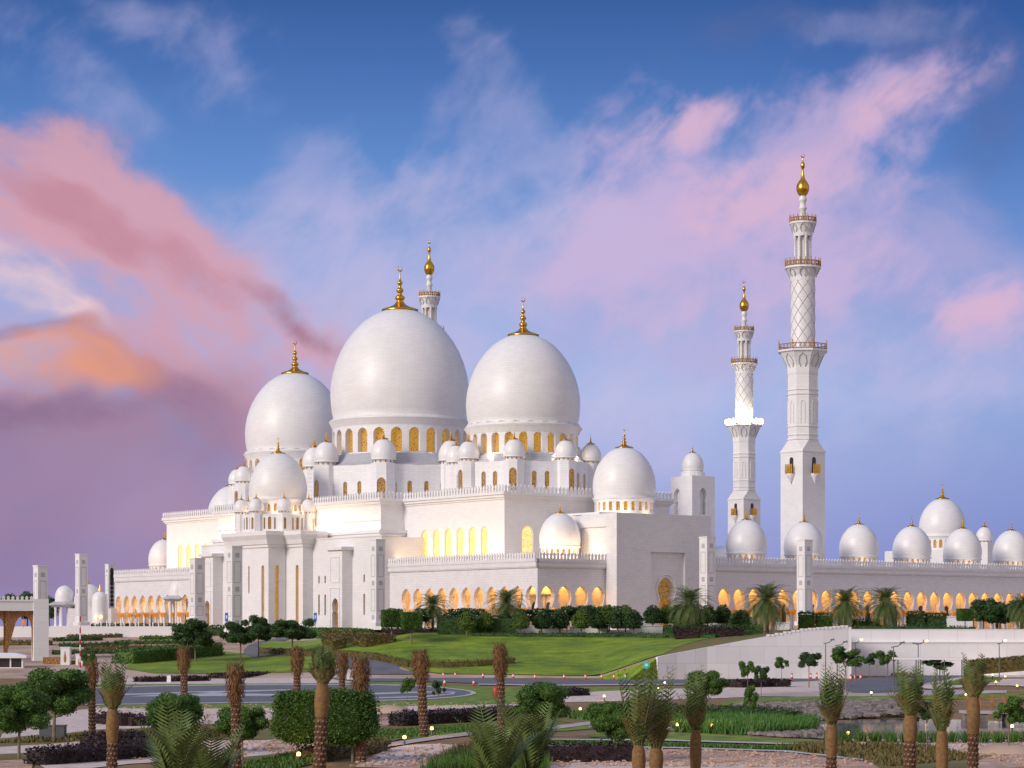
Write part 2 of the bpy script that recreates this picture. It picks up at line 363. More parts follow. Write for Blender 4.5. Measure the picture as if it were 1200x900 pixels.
def arch_wall(mb, fm, L, z0, z1, ops, depth, nseg=1, t0=0):
    ops = sorted(ops, key=lambda o: o[0]); bs = [t0] + [(ops[i][0] + ops[i + 1][0]) / 2 for i in range(len(ops) - 1)] + [t0 + L]
    if not ops: mb.face([fm(t0, z0, 0), fm(t0 + L, z0, 0), fm(t0 + L, z1, 0), fm(t0, z1, 0)]); return
    for (t, zb, prof), a, b in zip(ops, bs, bs[1:]):
        zs = [(z0, 0), (zb, 0)] if zb > z0 + .001 else []
        if zs: mb.face([fm(a, z0, 0), fm(b, z0, 0), fm(b, zb, 0), fm(a, zb, 0)])
        for (h0, w0), (h1, w1) in zip(prof, prof[1:]):
            if h1 - h0 > 1e-4:
                mb.face([fm(a, zb + h0, 0), fm(t - w0, zb + h0, 0), fm(t - w1, zb + h1, 0), fm(a, zb + h1, 0)])
                mb.face([fm(t + w0, zb + h0, 0), fm(b, zb + h0, 0), fm(b, zb + h1, 0), fm(t + w1, zb + h1, 0)])
            for s in (-1, 1): mb.face([fm(t + s * w0, zb + h0, 0), fm(t + s * w1, zb + h1, 0), fm(t + s * w1, zb + h1, depth), fm(t + s * w0, zb + h0, depth)])
        if zs: mb.face([fm(t - prof[0][1], zb, 0), fm(t + prof[0][1], zb, 0), fm(t + prof[0][1], zb, depth), fm(t - prof[0][1], zb, depth)])
        ht = zb + prof[-1][0]
        mb.face([fm(a, ht, 0), fm(t, ht, 0), fm(b, ht, 0), fm(b, z1, 0), fm(t, z1, 0), fm(a, z1, 0)])
def pane(mb, fm, t, zb, prof, d_, grow=.05):
    l = [fm(t - w_ - (grow if w_ else 0), zb + h, d_) for h, w_ in prof]; r_ = [fm(t + w_ + grow, zb + h, d_) for h, w_ in prof[:-1]]
    mb.face(l + r_[::-1])
def windows(name, ops, fm, d_, material, parent, keep=lambda t: True):
    for t, zb, prof in ops:
        if keep(t): mb = MB(); pane(mb, fm, t, zb, prof, d_); mb.build(name, material, parent)
def merlons(mb, p0, p1, z, out, step=.86, h=1.35):
    p0 = Vector((*p0, 0)); p1 = Vector((*p1, 0)); L = (p1 - p0).length; e = (p1 - p0).normalized(); n_ = Vector((*out, 0)); k = max(1, int(L / step)); st = L / k
    for i in range(k):
        c_ = p0 + e * (st * (i + .5)); w_ = st * .31
        prof = [(-w_, 0), (w_, 0), (w_ * .75, h * .35), (w_ * 1.15, h * .62), (0, h), (-w_ * 1.15, h * .62), (-w_ * .75, h * .35)]
        fr = [tuple(c_ + e * x + n_ * .12 + Vector((0, 0, z + y))) for x, y in prof]; bk_ = [tuple(c_ + e * x - n_ * .12 + Vector((0, 0, z + y))) for x, y in prof]
        mb.face(fr); mb.face(bk_[::-1])
        for q in range(len(prof)): r_ = (q + 1) % len(prof); mb.face([fr[q], bk_[q], bk_[r_], fr[r_]])
DOME = [(.955, 0), (.975, .08), (.99, .18), (1.0, .33), (.992, .48), (.965, .64), (.92, .80), (.855, .96), (.77, 1.11), (.665, 1.25), (.54, 1.38), (.41, 1.47), (.26, 1.545), (.12, 1.585), (0, 1.60)]
def dome_mesh(mb, cx, cy, z, r, n=48):
    mb.lathe([(.93, -.10), (1.0, -.085), (1.01, -.04), (.965, -.02)] + DOME, cx, cy, z, n, r)
def finial_mesh(mb, cx, cy, z, H, wide=1.0, n=16):
    mb.lathe([(.42, -.03), (.42, 0), (.36, .025), (.24, .06), (.14, .11), (.09, .17), (.07, .21), (.10, .235), (.115, .27), (.09, .31), (.05, .335), (.045, .38), (.075, .41), (.085, .445), (.06, .48), (.035, .50), (.03, .56), (.055, .585), (.06, .62), (.04, .65), (.02, .68), (.014, .78), (.012, .87)], cx, cy, z, n, H * wide, H)
    mb.torus((cx, cy, z + H * .935), H * .058, H * .018, 20, 6, 'xz', .86, PI / 2 + .44, True)
def dome(parent, cx, cy, z, r, H, name='dome', m_='marble_dome', n=48, wide=1.0):
    mb = MB(); dome_mesh(mb, 0, 0, 0, r, n); o = mb.build(name, m_ + ('_%d' % (3 if r > 8 else 1)), parent, True, (cx, cy, z))
    if H: f_ = MB(); finial_mesh(f_, 0, 0, r * 1.585 - H * .02, H, wide, 16 if r > 8 else 10); f_.build('finial', 'gold', o, True)
    return o
marble('marble_dome_3', (.84, .825, .83), 1.7, .42, .86, dome=14); marble('marble_dome_1', (.84, .825, .83), 1.2, .36, .88, dome=5)
VIEWDIR = Vector((-math.cos(R(0)) * 0, -1, 0))
toc = (-.62, -.785)                                   # direction to the camera in local (x, y)

mosque = empty('mosque', (MX, MY, 0), TH, 'huge white marble prayer hall with three great domes topped by golden finials', 'mosque')
XW, YN = -32.0, -93.5
# --- lower aisle with keyhole arches (west face and north face)
aW = [(-91.4 + 4.28 * k) for k in range(12) if -91.4 + 4.28 * k < -44.5] + [(-91.4 + 4.28 * k) for k in range(12, 41) if 32 < -91.4 + 4.28 * k < 80]
def facade(parent, p0, p1, inward, ops, zt=13.9, depth=.9, name='arcade_wall', mtl='marble_carved', corr=5.2, light=None, cols=True, z0=0.0):
    fm, L = plane(p0, p1, inward); out = (-inward[0], -inward[1])
    mb = MB(); arch_wall(mb, fm, L, z0, zt, [(t, .25, KEY) for t in ops], depth)
    # coping band and cornice above the arches
    q = lambda t, d_: fm(t, 0, d_)[:2]
    for za, zb, pr in ((12.15, 12.35, .28), (12.35, 13.3, .42), (13.3, 13.9, .55)):
        a, b, c_, d_ = q(-pr, -pr), q(L, -pr), q(L, 0), q(-pr, 0)
        mb.prism([a, b, c_, d_], za, zb)
    mb.build(name, mtl, parent)
    cr = MB(); merlons(cr, q(0, -.4), q(L, -.4), 13.9, out); cr.build('battlement', 'marble_plain', parent)
    # corridor behind: warm plaster back wall, ceiling and floor
    cb = MB()
    cb.face([fm(0, .2, corr), fm(L, .2, corr), fm(L, 9.6, corr), fm(0, 9.6, corr)]); cb.face([fm(0, 9.6, depth), fm(L, 9.6, depth), fm(L, 9.6, corr), fm(0, 9.6, corr)]); cb.face([fm(0, .2, 0), fm(L, .2, 0), fm(L, .2, corr), fm(0, .2, corr)])
    for i, t in enumerate(ops):                      # inner row of pointed niches and dark doorways
        if i % 2 == 0:
            cb.cur = 1; pr_ = lancet(.8, 5.2); pane(cb, fm, t + .9, .3, pr_, corr - .06, 0); cb.cur = 0
    for t in [(a + b) / 2 for a, b in zip(ops, ops[1:]) if b - a < 5]:      # cross walls and pilasters, added to break up the strip light into falloff
        for (d0, d1, za, zb, hwd) in ((depth + .02, corr - .02, 7.0, 9.58, .3), (corr - .55, corr - .03, .25, 7.0, .45)):
            pts_ = [fm(t - hwd, 0, d0)[:2], fm(t + hwd, 0, d0)[:2], fm(t + hwd, 0, d1)[:2], fm(t - hwd, 0, d1)[:2]]; cb.prism(pts_, za, zb)
    cb.build('corridor', ['warm_plaster', 'window_dark'], parent)
    if cols and len(ops) > 1:
        piers = [ops[0] - 2.14] + [(a + b) / 2 for a, b in zip(ops, ops[1:]) if b - a < 5] + [ops[-1] + 2.14]
        for t in piers:
            if t < .3 or t > L - .3: continue
            cm = MB()
            for s in (-.62, .62):
                x, y, _ = fm(t + s, 0, -.18); cm.lathe([(.26, .25), (.26, .6), (.19, .75), (.17, 3.1), (.2, 3.3)], x, y, 0, 8)
            o = cm.build('column', 'column_marble', parent, True)
            gm = MB()
            for s in (-.62, .62):
                x, y, _ = fm(t + s, 0, -.18); gm.lathe([(.2, 3.1), (.3, 3.4), (.5, 3.85), (.52, 4.1), (.3, 4.3), (0, 4.32)], x, y, 0, 8)
            gm.build('capital', 'capital_gold', o)
    return fm, L
def strip_light(fm, L, z, d_, power, colr=(1, .50, .13), size=1.2, aim=None, par=None, a=0, name='corridor_light'):
    """long warm luminaire; fm in mosque-local coordinates"""
    p = Vector(fm(a, z, d_)); q = Vector(fm(L, z, d_)); wp = mw(p.x, p.y, p.z); wq = mw(q.x, q.y, q.z)
    ld = bpy.data.lights.new(name, 'AREA'); ld.shape = 'RECTANGLE'; ld.size = (wq - wp).length; ld.size_y = size; ld.energy = power * ld.size; ld.color = colr
    o = bpy.data.objects.new(name, ld); col.objects.link(o); o.location = (wp + wq) / 2
    x = (wq - wp).normalized(); zdir = -Vector(aim) if aim is not None else Vector((0, 0, 1))
    zdir = (zdir - x * zdir.dot(x)).normalized(); y = zdir.cross(x)
    o.matrix_world = Matrix.Translation((wp + wq) / 2) @ Matrix((x, y, zdir)).transposed().to_4x4()
    ld.use_shadow = True
    return o
def ldir(b, a, z): return Vv * b + U * a + Vector((0, 0, z))

fmW, LW = facade(mosque, (XW, YN), (XW, 81.5), (1, 0), sorted(a - YN for a in aW))
fmN, LN = facade(mosque, (XW, YN), (-14.6, YN), (0, 1), [(-29.5 + 4.28 * k) - XW for k in range(4)])
strip_light(fmW, 49, 9.4, 3.2, 55); strip_light(fmW, LW, 9.4, 3.2, 55, a=125); strip_light(fmN, LN, 9.4, 3.0, 55)
mb = MB()
mb.box(XW + 5.3, -22.8, YN + 5.3, 81.4, 0, 13.9); mb.box(XW + .02, XW + 5.3, YN + .02, 81.4, 9.7, 13.9); mb.box(XW + 5.3, -14.7, YN + .02, YN + 5.3, 9.7, 13.9); mb.box(-22.8, -14.7, YN + 5.3, -71.2, 0, 13.9)
mb.box(XW, -22.9, 81.4, 81.9, 0, 13.9)
mb.build('aisle_roof', 'marble_plain', mosque)

# --- the tall hall
HX0, HX1, HY0 = -23.0, 22.0, 71.0; HZ = 28.3
def corn(mb, x0, x1, y0, y1, z, k=1.0):
    for za, zb, pr in ((z - 1.5 * k, z - 1.1 * k, .25 * k), (z - 1.1 * k, z - .55 * k, .6 * k), (z - .55 * k, z, .95 * k)): mb.box(x0 - pr, x1 + pr, y0 - pr, y1 + pr, za, zb)
mb = MB()
fm1, L1 = plane((HX0, -HY0), (HX0, HY0), (1, 0)); big = lancet(1.2, 6.4)
hw = [(a + HY0, 15.1, big) for a in [-64.1 + 4.3 * k for k in range(6)] + [64.1 - 4.3 * k for k in range(6)]]
arch_wall(mb, fm1, L1, 0, HZ, hw, .5)
fm2, L2 = plane((HX0, -HY0), (HX1, -HY0), (0, 1)); hn = [(6.0, 15.1, lancet(1.45, 6.4)), (21, 15.1, lancet(1.45, 6.4))]
arch_wall(mb, fm2, L2, 0, HZ, hn, .5)
mb.box(HX0 + .6, HX1, -HY0 + .6, HY0, 0, HZ); corn(mb, HX0, HX1, -HY0, HY0, HZ + .02)
mb.build('hall_wall', 'marble_wall', mosque)
windows('window', hw, fm1, .45, 'glass_bright', mosque); windows('window', hn, fm2, .45, 'glass_bright', mosque)
mb = MB(); BY = 34.8; BX = -29.0
mb.box(BX, HX0 + .1, -BY, BY, 13, HZ + .01); corn(mb, BX, HX0 - 1, -BY, BY, HZ + .06)
for za, zb, pr in ((19.9, 20.3, .5), (20.3, 20.9, .9), (20.9, 21.6, 1.3)): mb.box(BX - pr, HX0 - .1, -BY - pr, BY + pr, za, zb)
mb.box(BX - .25, HX0 - .1, -BY - .25, BY + .25, 21.6, 23.4)
mb.build('central_bay', 'marble_wall', mosque)
mb = MB(); e_ = .75
for p, q, o_ in (((HX0 - e_, -HY0 - e_), (HX0 - e_, -BY - 1), (-1, 0)), ((BX - e_, -BY - e_), (BX - e_, BY + e_), (-1, 0)), ((BX - e_, -BY - e_), (HX0 - e_, -BY - e_), (0, -1)), ((HX0 - e_, BY + 1), (HX0 - e_, HY0 + e_), (-1, 0)), ((HX0 - e_, -HY0 - e_), (HX1, -HY0 - e_), (0, -1))):
    merlons(mb, p, q, HZ + .05, o_, 1.0, 1.5)
mb.build('battlement', 'marble_plain', mosque)
# --- mid block with door piers
mb = MB(); MXb = -34.0
fm3, L3 = plane((MXb, -42.5), (MXb, 34), (1, 0))
def sl(a, z, w_, h): return (a + 42.5, z, lancet(w_, h))
slits = [sl(a, 10.2, .3, 1.7) for a in (-38.6, -35.8, -22.6, -20.4, -17.9)] + [sl(a, 3.2, .34, 4.6) for a in (-38.6, -35.8, -22.6, -20.4, -17.9)]
up = sorted([s for s in slits if s[1] > 9]); lo = sorted([s for s in slits if s[1] < 9])
arch_wall(mb, fm3, L3, 0, 9.0, lo, .5); arch_wall(mb, fm3, L3, 9.0, 19.85, up, .5)
mb.box(MXb + .6, HX0, -42.5, 34, 0, 19.8); mb.box(MXb, MXb + .6, -42.51, -42.45, 0, 19.8); mb.box(MXb - .15, MXb + 5, -42.65, 34.1, 19.85, 20.15)
mb.build('service_block', 'marble_wall', mosque)
windows('slit_window', slits, fm3, .45, 'glass_dim', mosque)
for a0 in (-31.2, 24.0):
    pm = MB(); fmp, Lp = plane((MXb - 2.6, a0), (MXb - 2.6, a0 + 5.6), (1, 0)); dk_ = [(0, 1.15), (3.2, 1.15), (3.6, .95), (4.2, 1.1), (5.0, 1.2), (5.7, 1.05), (6.2, .7), (6.6, 0)]
    arch_wall(pm, fmp, Lp, 0, 17.2, [(2.8, .3, dk_)], .9)
    pm.box(MXb - 2.6, MXb - 1.71, a0 - .001, a0 + .02, 0, 17.2); pm.box(MXb - 1.7, MXb, a0, a0 + 5.6, 0, 17.2); pm.face([(MXb - 2.6, a0, 0), (MXb - 1.7, a0, 0), (MXb - 1.7, a0, 17.2), (MXb - 2.6, a0, 17.2)])
    pm.box(MXb - 3.2, MXb, a0 - .6, a0 + 6.2, 17.2, 17.9)
    for y0, y1, z0, z1 in ((a0 + 1, a0 + 1.15, 10.2, 15.8), (a0 + 4.45, a0 + 4.6, 10.2, 15.8), (a0 + 1.15, a0 + 4.45, 15.65, 15.8), (a0 + 1.15, a0 + 4.45, 10.2, 10.35), (a0 + 1, a0 + 1.12, .4, 9.1), (a0 + 4.48, a0 + 4.6, .4, 9.1), (a0 + 1.12, a0 + 4.48, 8.98, 9.1)): pm.box(MXb - 2.72, MXb - 2.59, y0, y1, z0, z1)
    o = pm.build('door_pier', 'marble_wall', mosque)
    dm = MB(); pane(dm, fmp, 2.8, .3, dk_, .85); dm.build('door', 'wood', o)
# --- mihrab projection: two stepped squares, deep cornice, drum with slits, small domes, dome
mb = MB()
X1, A1, X2, A2 = -36.6, 15.4, -41.2, 8.4; cen = -33.5
for (xx, aa) in ((X1, A1), (X2, A2)):
    fmm, Lm = plane((xx, -aa), (xx, aa), (1, 0))
    ops = [(Lm / 2 + s * (aa - 2.4), 1.2, lancet(.62, 13.2)) for s in (-1, 1)]
    if xx == X2: ops.insert(1, (Lm / 2, 8.2, lancet(.28, 6.2)))
    arch_wall(mb, fmm, Lm, 0, 18.4, ops, .6); windows('tall_window', ops, fmm, .55, 'glass_amber', mosque)
    side = xx + 4.5 if xx == X2 else MXb + .1
    for yy, ss in ((-aa, 1), (aa, -1)):
        fms, Ls = plane((xx, yy), (side, yy), (0, ss)); op2 = [(Ls / 2, 1.2, lancet(.5, 13.2))] if xx == X2 else []
        arch_wall(mb, fms, Ls, 0, 18.4, op2, .6)
        if op2 and ss == 1: windows('tall_window', op2, fms, .55, 'glass_amber', mosque)
def stepped(g): return [(MXb + 3, -A1 - g), (X1 - g, -A1 - g), (X1 - g, -A2 - g), (X2 - g, -A2 - g), (X2 - g, A2 + g), (X1 - g, A2 + g), (X1 - g, A1 + g), (MXb + 3, A1 + g)]
def ring_poly(mb, g0, g1, z0, z1):
    a, b = stepped(g0), stepped(g1)
    for k in range(len(a)): l = (k + 1) % len(a); mb.face([(*a[k], z0), (*a[l], z0), (*b[l], z1), (*b[k], z1)])
ring_poly(mb, 0, .35, 18.3, 18.35); ring_poly(mb, .35, .35, 18.35, 18.9); ring_poly(mb, .35, .7, 18.9, 19.0); ring_poly(mb, .7, 1.0, 19.0, 20.0); ring_poly(mb, 1.0, 1.6, 20.0, 21.0); ring_poly(mb, 1.6, 1.6, 21.0, 21.9)
for x0, x1, y in ((X1 - 1.6, -22.9, A1 + 1.6), (X2 - 1.6, X1 - 1.5, A2 + 1.6)): mb.face([(x0, -y, 21.9), (x1, -y, 21.9), (x1, y, 21.9), (x0, y, 21.9)])
mb.build('prayer_niche_tower', 'marble_wall', mosque)
def ngon(cx, cy, r, n, a0=0): return [(cx + r * math.cos(a0 + 2 * PI * k / n), cy + r * math.sin(a0 + 2 * PI * k / n)) for k in range(n)]
def octa(parent, cx, cy, r, z0, z1, per, turret_r, turret_win, n=8, wname='tier_window', a0=0, m_='marble_wall', body='window_tier'):
    """walled octagon with windows between round-cornered turrets"""
    mb = MB(); pts = ngon(cx, cy, r, n, a0); fr = []
    for k in range(n):
        p, q = pts[k], pts[(k + 1) % n]; nx, ny = cx - (p[0] + q[0]) / 2, cy - (p[1] + q[1]) / 2; l = math.hypot(nx, ny)
        fm, L = plane(p, q, (nx / l, ny / l)); ops = [(L / 2 + t, z0 + zz, lancet(w_, h)) for t, w_, h, zz in per]
        arch_wall(mb, fm, L, z0, z1, ops, .35)
        vis = (-nx / l) * toc[0] + (-ny / l) * toc[1] > -.2
        if vis: fr.append((ops, fm))
    mb.prism(ngon(cx, cy, r * .985, n, a0), z1 - .4, z1)
    for k in range(n):
        ax = (pts[k][0] - cx) / r; ay = (pts[k][1] - cy) / r; c0 = (pts[k][0] - ax * turret_r * .35, pts[k][1] - ay * turret_r * .35); tp = ngon(c0[0], c0[1], turret_r, 8, math.atan2(ay, ax) + PI / 8)
        for j in range(8):
            p, q = tp[j], tp[(j + 1) % 8]; nx, ny = c0[0] - (p[0] + q[0]) / 2, c0[1] - (p[1] + q[1]) / 2; l = math.hypot(nx, ny); fm, L = plane(p, q, (nx / l, ny / l))
            face_out = (-nx / l) * ax + (-ny / l) * ay > .9
            ops = [(L / 2, z0 + turret_win[2], lancet(turret_win[0], turret_win[1]))] if face_out else []
            arch_wall(mb, fm, L, z0, z1 + .12, ops, .3)
            if ops and ax * toc[0] + ay * toc[1] > -.3: fr.append((ops, fm))
        mb.face([(x, y, z1 + .12) for x, y in tp])
    o = mb.build(body, m_, parent)
    for ops, fm in fr: windows(wname, ops, fm, .3, 'glass_dim', o)
    return o, pts
def turret_dome(parent, x, y, z, r, fin=1.0, lit=False, n=20):
    mb = MB(); mb.lathe([(.82, 0), (.82, .26), (.9, .28)], 0, 0, 0, n, r)
    dome_mesh(mb, 0, 0, r * .36, r, n); o = mb.build('turret_dome', 'marble_dome_1', parent, True, (x, y, z))
    f_ = MB(); finial_mesh(f_, 0, 0, r * 1.93, r * .85, 1.2, 8); f_.build('finial', 'gold', o, True)
    k_ = MB()
    for k in range(12):
        a = 2 * PI * k / 12 + .13; c_, s_ = math.cos(a), math.sin(a); rr = r * .83; hw_ = r * .07; z0_, z1_ = r * .05, r * .22
        k_.face([(c_ * rr + s_ * hw_, s_ * rr - c_ * hw_, z0_), (c_ * rr - s_ * hw_, s_ * rr + c_ * hw_, z0_), (c_ * rr - s_ * hw_, s_ * rr + c_ * hw_, z1_), (c_ * rr + s_ * hw_, s_ * rr - c_ * hw_, z1_)])
    k_.build('vents', 'glass_dim', o)
def drum(parent, cx, cy, r, z0, z1, n, hw, zb, h, depth=1.2, blind=True, glass='glass_amber', name='drum', flare=0, vis=-.25):
    mb = MB(); fm = cyl(0, 0, r); bay = 2 * PI * r / n; ops = [(bay * (k + .5), zb - z0, lancet(hw, h)) for k in range(n)]
    arch_wall(mb, fm, 2 * PI * r, 0, z1 - z0, ops, depth)
    if flare: mb.lathe([(r + .02, z1 - z0 - flare), (r + flare * .28, z1 - z0 - flare * .45), (r + flare * .55, z1 - z0)], 0, 0, 0, 48)
    if blind:
        for k in range(n):
            t0 = bay * k; za = zb - z0 + h + 1.2; hr = bay * .33; pts = []
            for j in range(9): q = PI * j / 8; pts.append(Vector(fm(t0 + math.cos(q) * hr, za + (math.sin(q) ** .8) * hr * 1.15, -.12)))
            mb.path([tuple(p) for p in pts], [.11] * 9, 4)
    o = mb.build(name, 'marble_wall', parent, False, (cx, cy, z0))
    for t, zz, pr in ops:
        a = t / r
        if math.cos(a) * toc[0] + math.sin(a) * toc[1] > vis: m2 = MB(); pane(m2, fm, t, zz, pr, depth - .05); m2.build('drum_window', glass, o)
    return o
for (cy, r, zb0, dr, drw, oz, orr, tr, hwid, wz, wh, H) in ((0, 16.4, 49.6, 15.9, 15.9, 37.6, 21.6, 3.0, 1.3, 40.9, 5.6, 10.4), (-47.5, 12.55, 44.9, 12.1, 12.1, 36.0, 15.7, 2.4, .95, 38.1, 4.4, 8.3), (46.5, 12.55, 44.9, 12.1, 12.1, 36.0, 15.7, 2.4, .95, 38.1, 4.4, 8.3)):
    q = orr / 21.6
    per = [(-5.3 * q, .28, 3.6, 1.8), (-2.0 * q, .55, 4.0, 1.8), (1.9 * q, .55, 4.0, 1.8), (5.3 * q, .28, 3.6, 1.8)]
    o, pts = octa(mosque, 0, cy, orr, HZ - .2, oz, per, tr, (tr * .34, 4.9, 1.4))
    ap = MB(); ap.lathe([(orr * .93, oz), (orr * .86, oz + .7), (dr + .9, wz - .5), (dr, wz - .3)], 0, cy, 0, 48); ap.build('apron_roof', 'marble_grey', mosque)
    for x, y in pts:
        l = math.hypot(x, y - cy); turret_dome(mosque, x - x / l * tr * .35, y - (y - cy) / l * tr * .35, oz + .12, tr * .97)
    drum(mosque, 0, cy, dr, wz - 2.5, zb0 - .9, 24, hwid, wz, wh, 1.3 if cy == 0 else 1.1, flare=1.6)
    dome(mosque, 0, cy, zb0, r, H, n=72)
# mihrab dome group
o, pts = octa(mosque, cen, 0, 8.9, 21.9, 25.9, [(-2.2, .2, 2.6, .6), (-1.2, .2, 2.6, .6), (0, .38, 2.8, .6), (1.2, .2, 2.6, .6), (2.2, .2, 2.6, .6)], 1.5, (.3, 2.6, .6), a0=PI / 8)
for x, y in pts: l = math.hypot(x - cen, y); turret_dome(mosque, x - (x - cen) / l * .5, y - y / l * .5, 26.05, 1.75)
drum(mosque, cen, 0, 6.15, 25.9, 29.2, 24, .38, 26.6, 1.7, .5, False, flare=.6)
dome(mosque, cen, 0, 29.75, 6.55, 3.6, wide=1.15)
# roof domes at the two ends of the hall, on their own blocks
for s, cy in ((1, -80.0), (-1, 80.0)):
    mb = MB(); mb.box(-11, 14, min(cy, cy + s * 8) - 7, max(cy, cy - 2) + 7.5, 0, 23.9) if s == 1 else mb.box(-11, 14, 71.1, 87, 0, 23.9); mb.build('end_block', 'marble_wall', mosque)
    drum(mosque, 1.5, cy, 6.2, 23.9, 27.0, 24, .42, 24.6, 2.0, .5, False, flare=.6); dome(mosque, 1.5, cy, 27.6, 6.6, 4.0, wide=1.15)
for b, a in ((-19, -84.2), (-16.5, 84)):
    drum(mosque, b, a, 3.9, 13.8, 16.6, 20, .32, 14.9, 1.3, .4, False, flare=.35); dome(mosque, b, a, 16.9, 4.2, 2.3, wide=1.15)
mb = MB(); mb.box(-22, -11, 81.95, 89, 0, 13.8); mb.build('end_block', 'marble_wall', mosque)
# tower on the courtyard side
mb = MB(); tx0, ty0 = 33.0, -66.0
fma, La = plane((tx0, ty0), (tx0, ty0 + 7.2), (1, 0)); fmb, Lb = plane((tx0, ty0), (tx0 + 6.8, ty0), (0, 1)); na = [(0, .95), (2.6, .95), (2.9, .8), (3.6, 1.0), (4.4, 1.15), (5.2, .95), (5.7, .5), (6, 0)]
arch_wall(mb, fma, La, 0, 34.2, [(5.0, 25.6, na)], .9); arch_wall(mb, fmb, Lb, 0, 34.2, [(3.3, 25.6, na)], .9)
mb.box(tx0 + 1, tx0 + 6.8, ty0 + 1, ty0 + 7.2, 0, 34.2); mb.face([(tx0, ty0, 34.2), (tx0 + 6.8, ty0, 34.2), (tx0 + 6.8, ty0 + 7.2, 34.2), (tx0, ty0 + 7.2, 34.2)])
mb.box(tx0 - .08, tx0 + .6, ty0, ty0 + 7.2, 0, 24.5); mb.box(HX1, tx0 + 1, -62, 62, 0, 24)
mb.lathe([(2.75, 0), (2.75, .9), (2.35, 1.0), (2.35, 1.6)], tx0 + 3.4, ty0 + 3.6, 34.2, 20)
mb.build('courtyard_tower', 'marble_wall', mosque)
dome(mosque, tx0 + 3.4, ty0 + 3.6, 35.8, 2.45, 1.5, wide=1.3)
# wash lights standing on the roofs, the ones seen glowing in the photograph
FL = (1, .68, .34)
fl_w, _ = plane((XW + 1.6, -90), (XW + 1.6, -43), (1, 0)); strip_light(fl_w, 47, 14.6, 0, 26, FL, .4, ldir(.75, 0, .75), name='wash_light')
fl_w, _ = plane((XW + 1.6, 36), (XW + 1.6, 80), (1, 0)); strip_light(fl_w, 44, 14.6, 0, 42, FL, .4, ldir(.75, 0, .75), name='wash_light')
fl_n, _ = plane((-30, YN + 2.0), (-12, YN + 2.0), (0, 1)); strip_light(fl_n, 18, 14.6, 0, 34, FL, .4, ldir(0, .8, .7), name='wash_light')
fl_b, _ = plane((BX - 1.0, -34.5), (BX - 1.0, -10), (1, 0)); strip_light(fl_b, 22, 21.9, 0, 34, FL, .3, ldir(.5, 0, .9), name='wash_light')
strip_light(fl_b, 24.5, 21.9, 0, 110, FL, .3, ldir(.5, 0, .9), a=14, name='wash_light')
fl_b, _ = plane((BX - 1.0, 20), (BX - 1.0, 34), (1, 0)); strip_light(fl_b, 14, 21.9, 0, 70, FL, .3, ldir(.5, 0, .9), name='wash_light')
for cy, r in ((0, 17.3), (-47.5, 13.4), (46.5, 13.4)):
    for k in range(5):
        a = math.atan2(toc[1], toc[0]) + (k - 2) * .55
        b_, a_ = r * math.cos(a), cy + r * math.sin(a)
        ld = bpy.data.lights.new('drum_light', 'POINT'); ld.energy = 130; ld.color = (1, .8, .56) if cy else ((.62, .55, 1) if k in (0, 1, 4) else (1, .85, .7)); ld.shadow_soft_size = .4
        lo_ = bpy.data.objects.new('drum_light', ld); col.objects.link(lo_); lo_.location = mw(b_, a_, 39.2 if not cy else 37.6)
for b, a, z, r, e in ((cen, 0, 26.3, 7.4, 90), (1.5, -80, 24.4, 7.6, 90), (-19, -84.2, 14.4, 5.2, 80)):
    for k in range(3):
        an = math.atan2(toc[1], toc[0]) + (k - 1) * .8
        ld = bpy.data.lights.new('drum_light', 'POINT'); ld.energy = e; ld.color = (1, .72, .42); ld.shadow_soft_size = .3
        lo_ = bpy.data.objects.new('drum_light', ld); col.objects.link(lo_); lo_.location = mw(b + r * math.cos(an), a + r * math.sin(an), z)

# ------------------------------------------------------------------ entrance portal block
portal = empty('entrance_portal', (MX, MY, 0), TH, 'tall plain white marble portal block with a carved niche and dark arched doorway', 'portal')
GX0, GX1, GY0, GY1, GZ = -14.5, 10.2, -97.2, -82, 23.2
mb = MB(); fmg, Lg = plane((GX0, GY0), (GX1, GY0), (0, 1)); gd = [(0, 1.75), (5.2, 1.75), (5.9, 1.5), (6.6, 1.75), (7.6, 2.1), (8.6, 2.1), (9.5, 1.6), (10.2, .8), (10.5, 0)]
# niche panel opening is a rectangle 6.9..., recessed, with the arch inside it
nz0, nz1, nt0, nt1 = 0.0, 15.6, 8.4, 17.6
mb.face([fmg(0, 0, 0), fmg(nt0, 0, 0), fmg(nt0, GZ, 0), fmg(0, GZ, 0)]); mb.face([fmg(nt1, 0, 0), fmg(Lg, 0, 0), fmg(Lg, GZ, 0), fmg(nt1, GZ, 0)]); mb.face([fmg(nt0, nz1, 0), fmg(nt1, nz1, 0), fmg(nt1, GZ, 0), fmg(nt0, GZ, 0)])
for t in (nt0, nt1): mb.face([fmg(t, 0, 0), fmg(t, nz1, 0), fmg(t, nz1, .7), fmg(t, 0, .7)])
mb.face([fmg(nt0, nz1, 0), fmg(nt1, nz1, 0), fmg(nt1, nz1, .7), fmg(nt0, nz1, .7)])
mb.face([(GX0, GY0, 0), (GX0, GY1 - 3.5, 0), (GX0, GY1 - 3.5, GZ), (GX0, GY0, GZ)]); mb.face([(GX1, GY0, 0), (GX1, GY1, 0), (GX1, GY1, GZ), (GX1, GY0, GZ)]); mb.face([(GX0, GY0, GZ), (GX1, GY0, GZ), (GX1, GY1, GZ), (GX0, GY1, GZ)])
mb.box(GX0 - .5, GX0 + .02, GY0, GY0 + 3.2, 0, GZ); mb.box(GX0 - .5, GX0 + .02, GY0 + 3.2, GY1 - 3.5, 20.6, 22.4)
mb.box(GX0 + .1, GX1 - .1, GY0 + 3.5, GY1, 0, GZ - .1)
mb.build('portal_wall', 'marble_carved', portal)
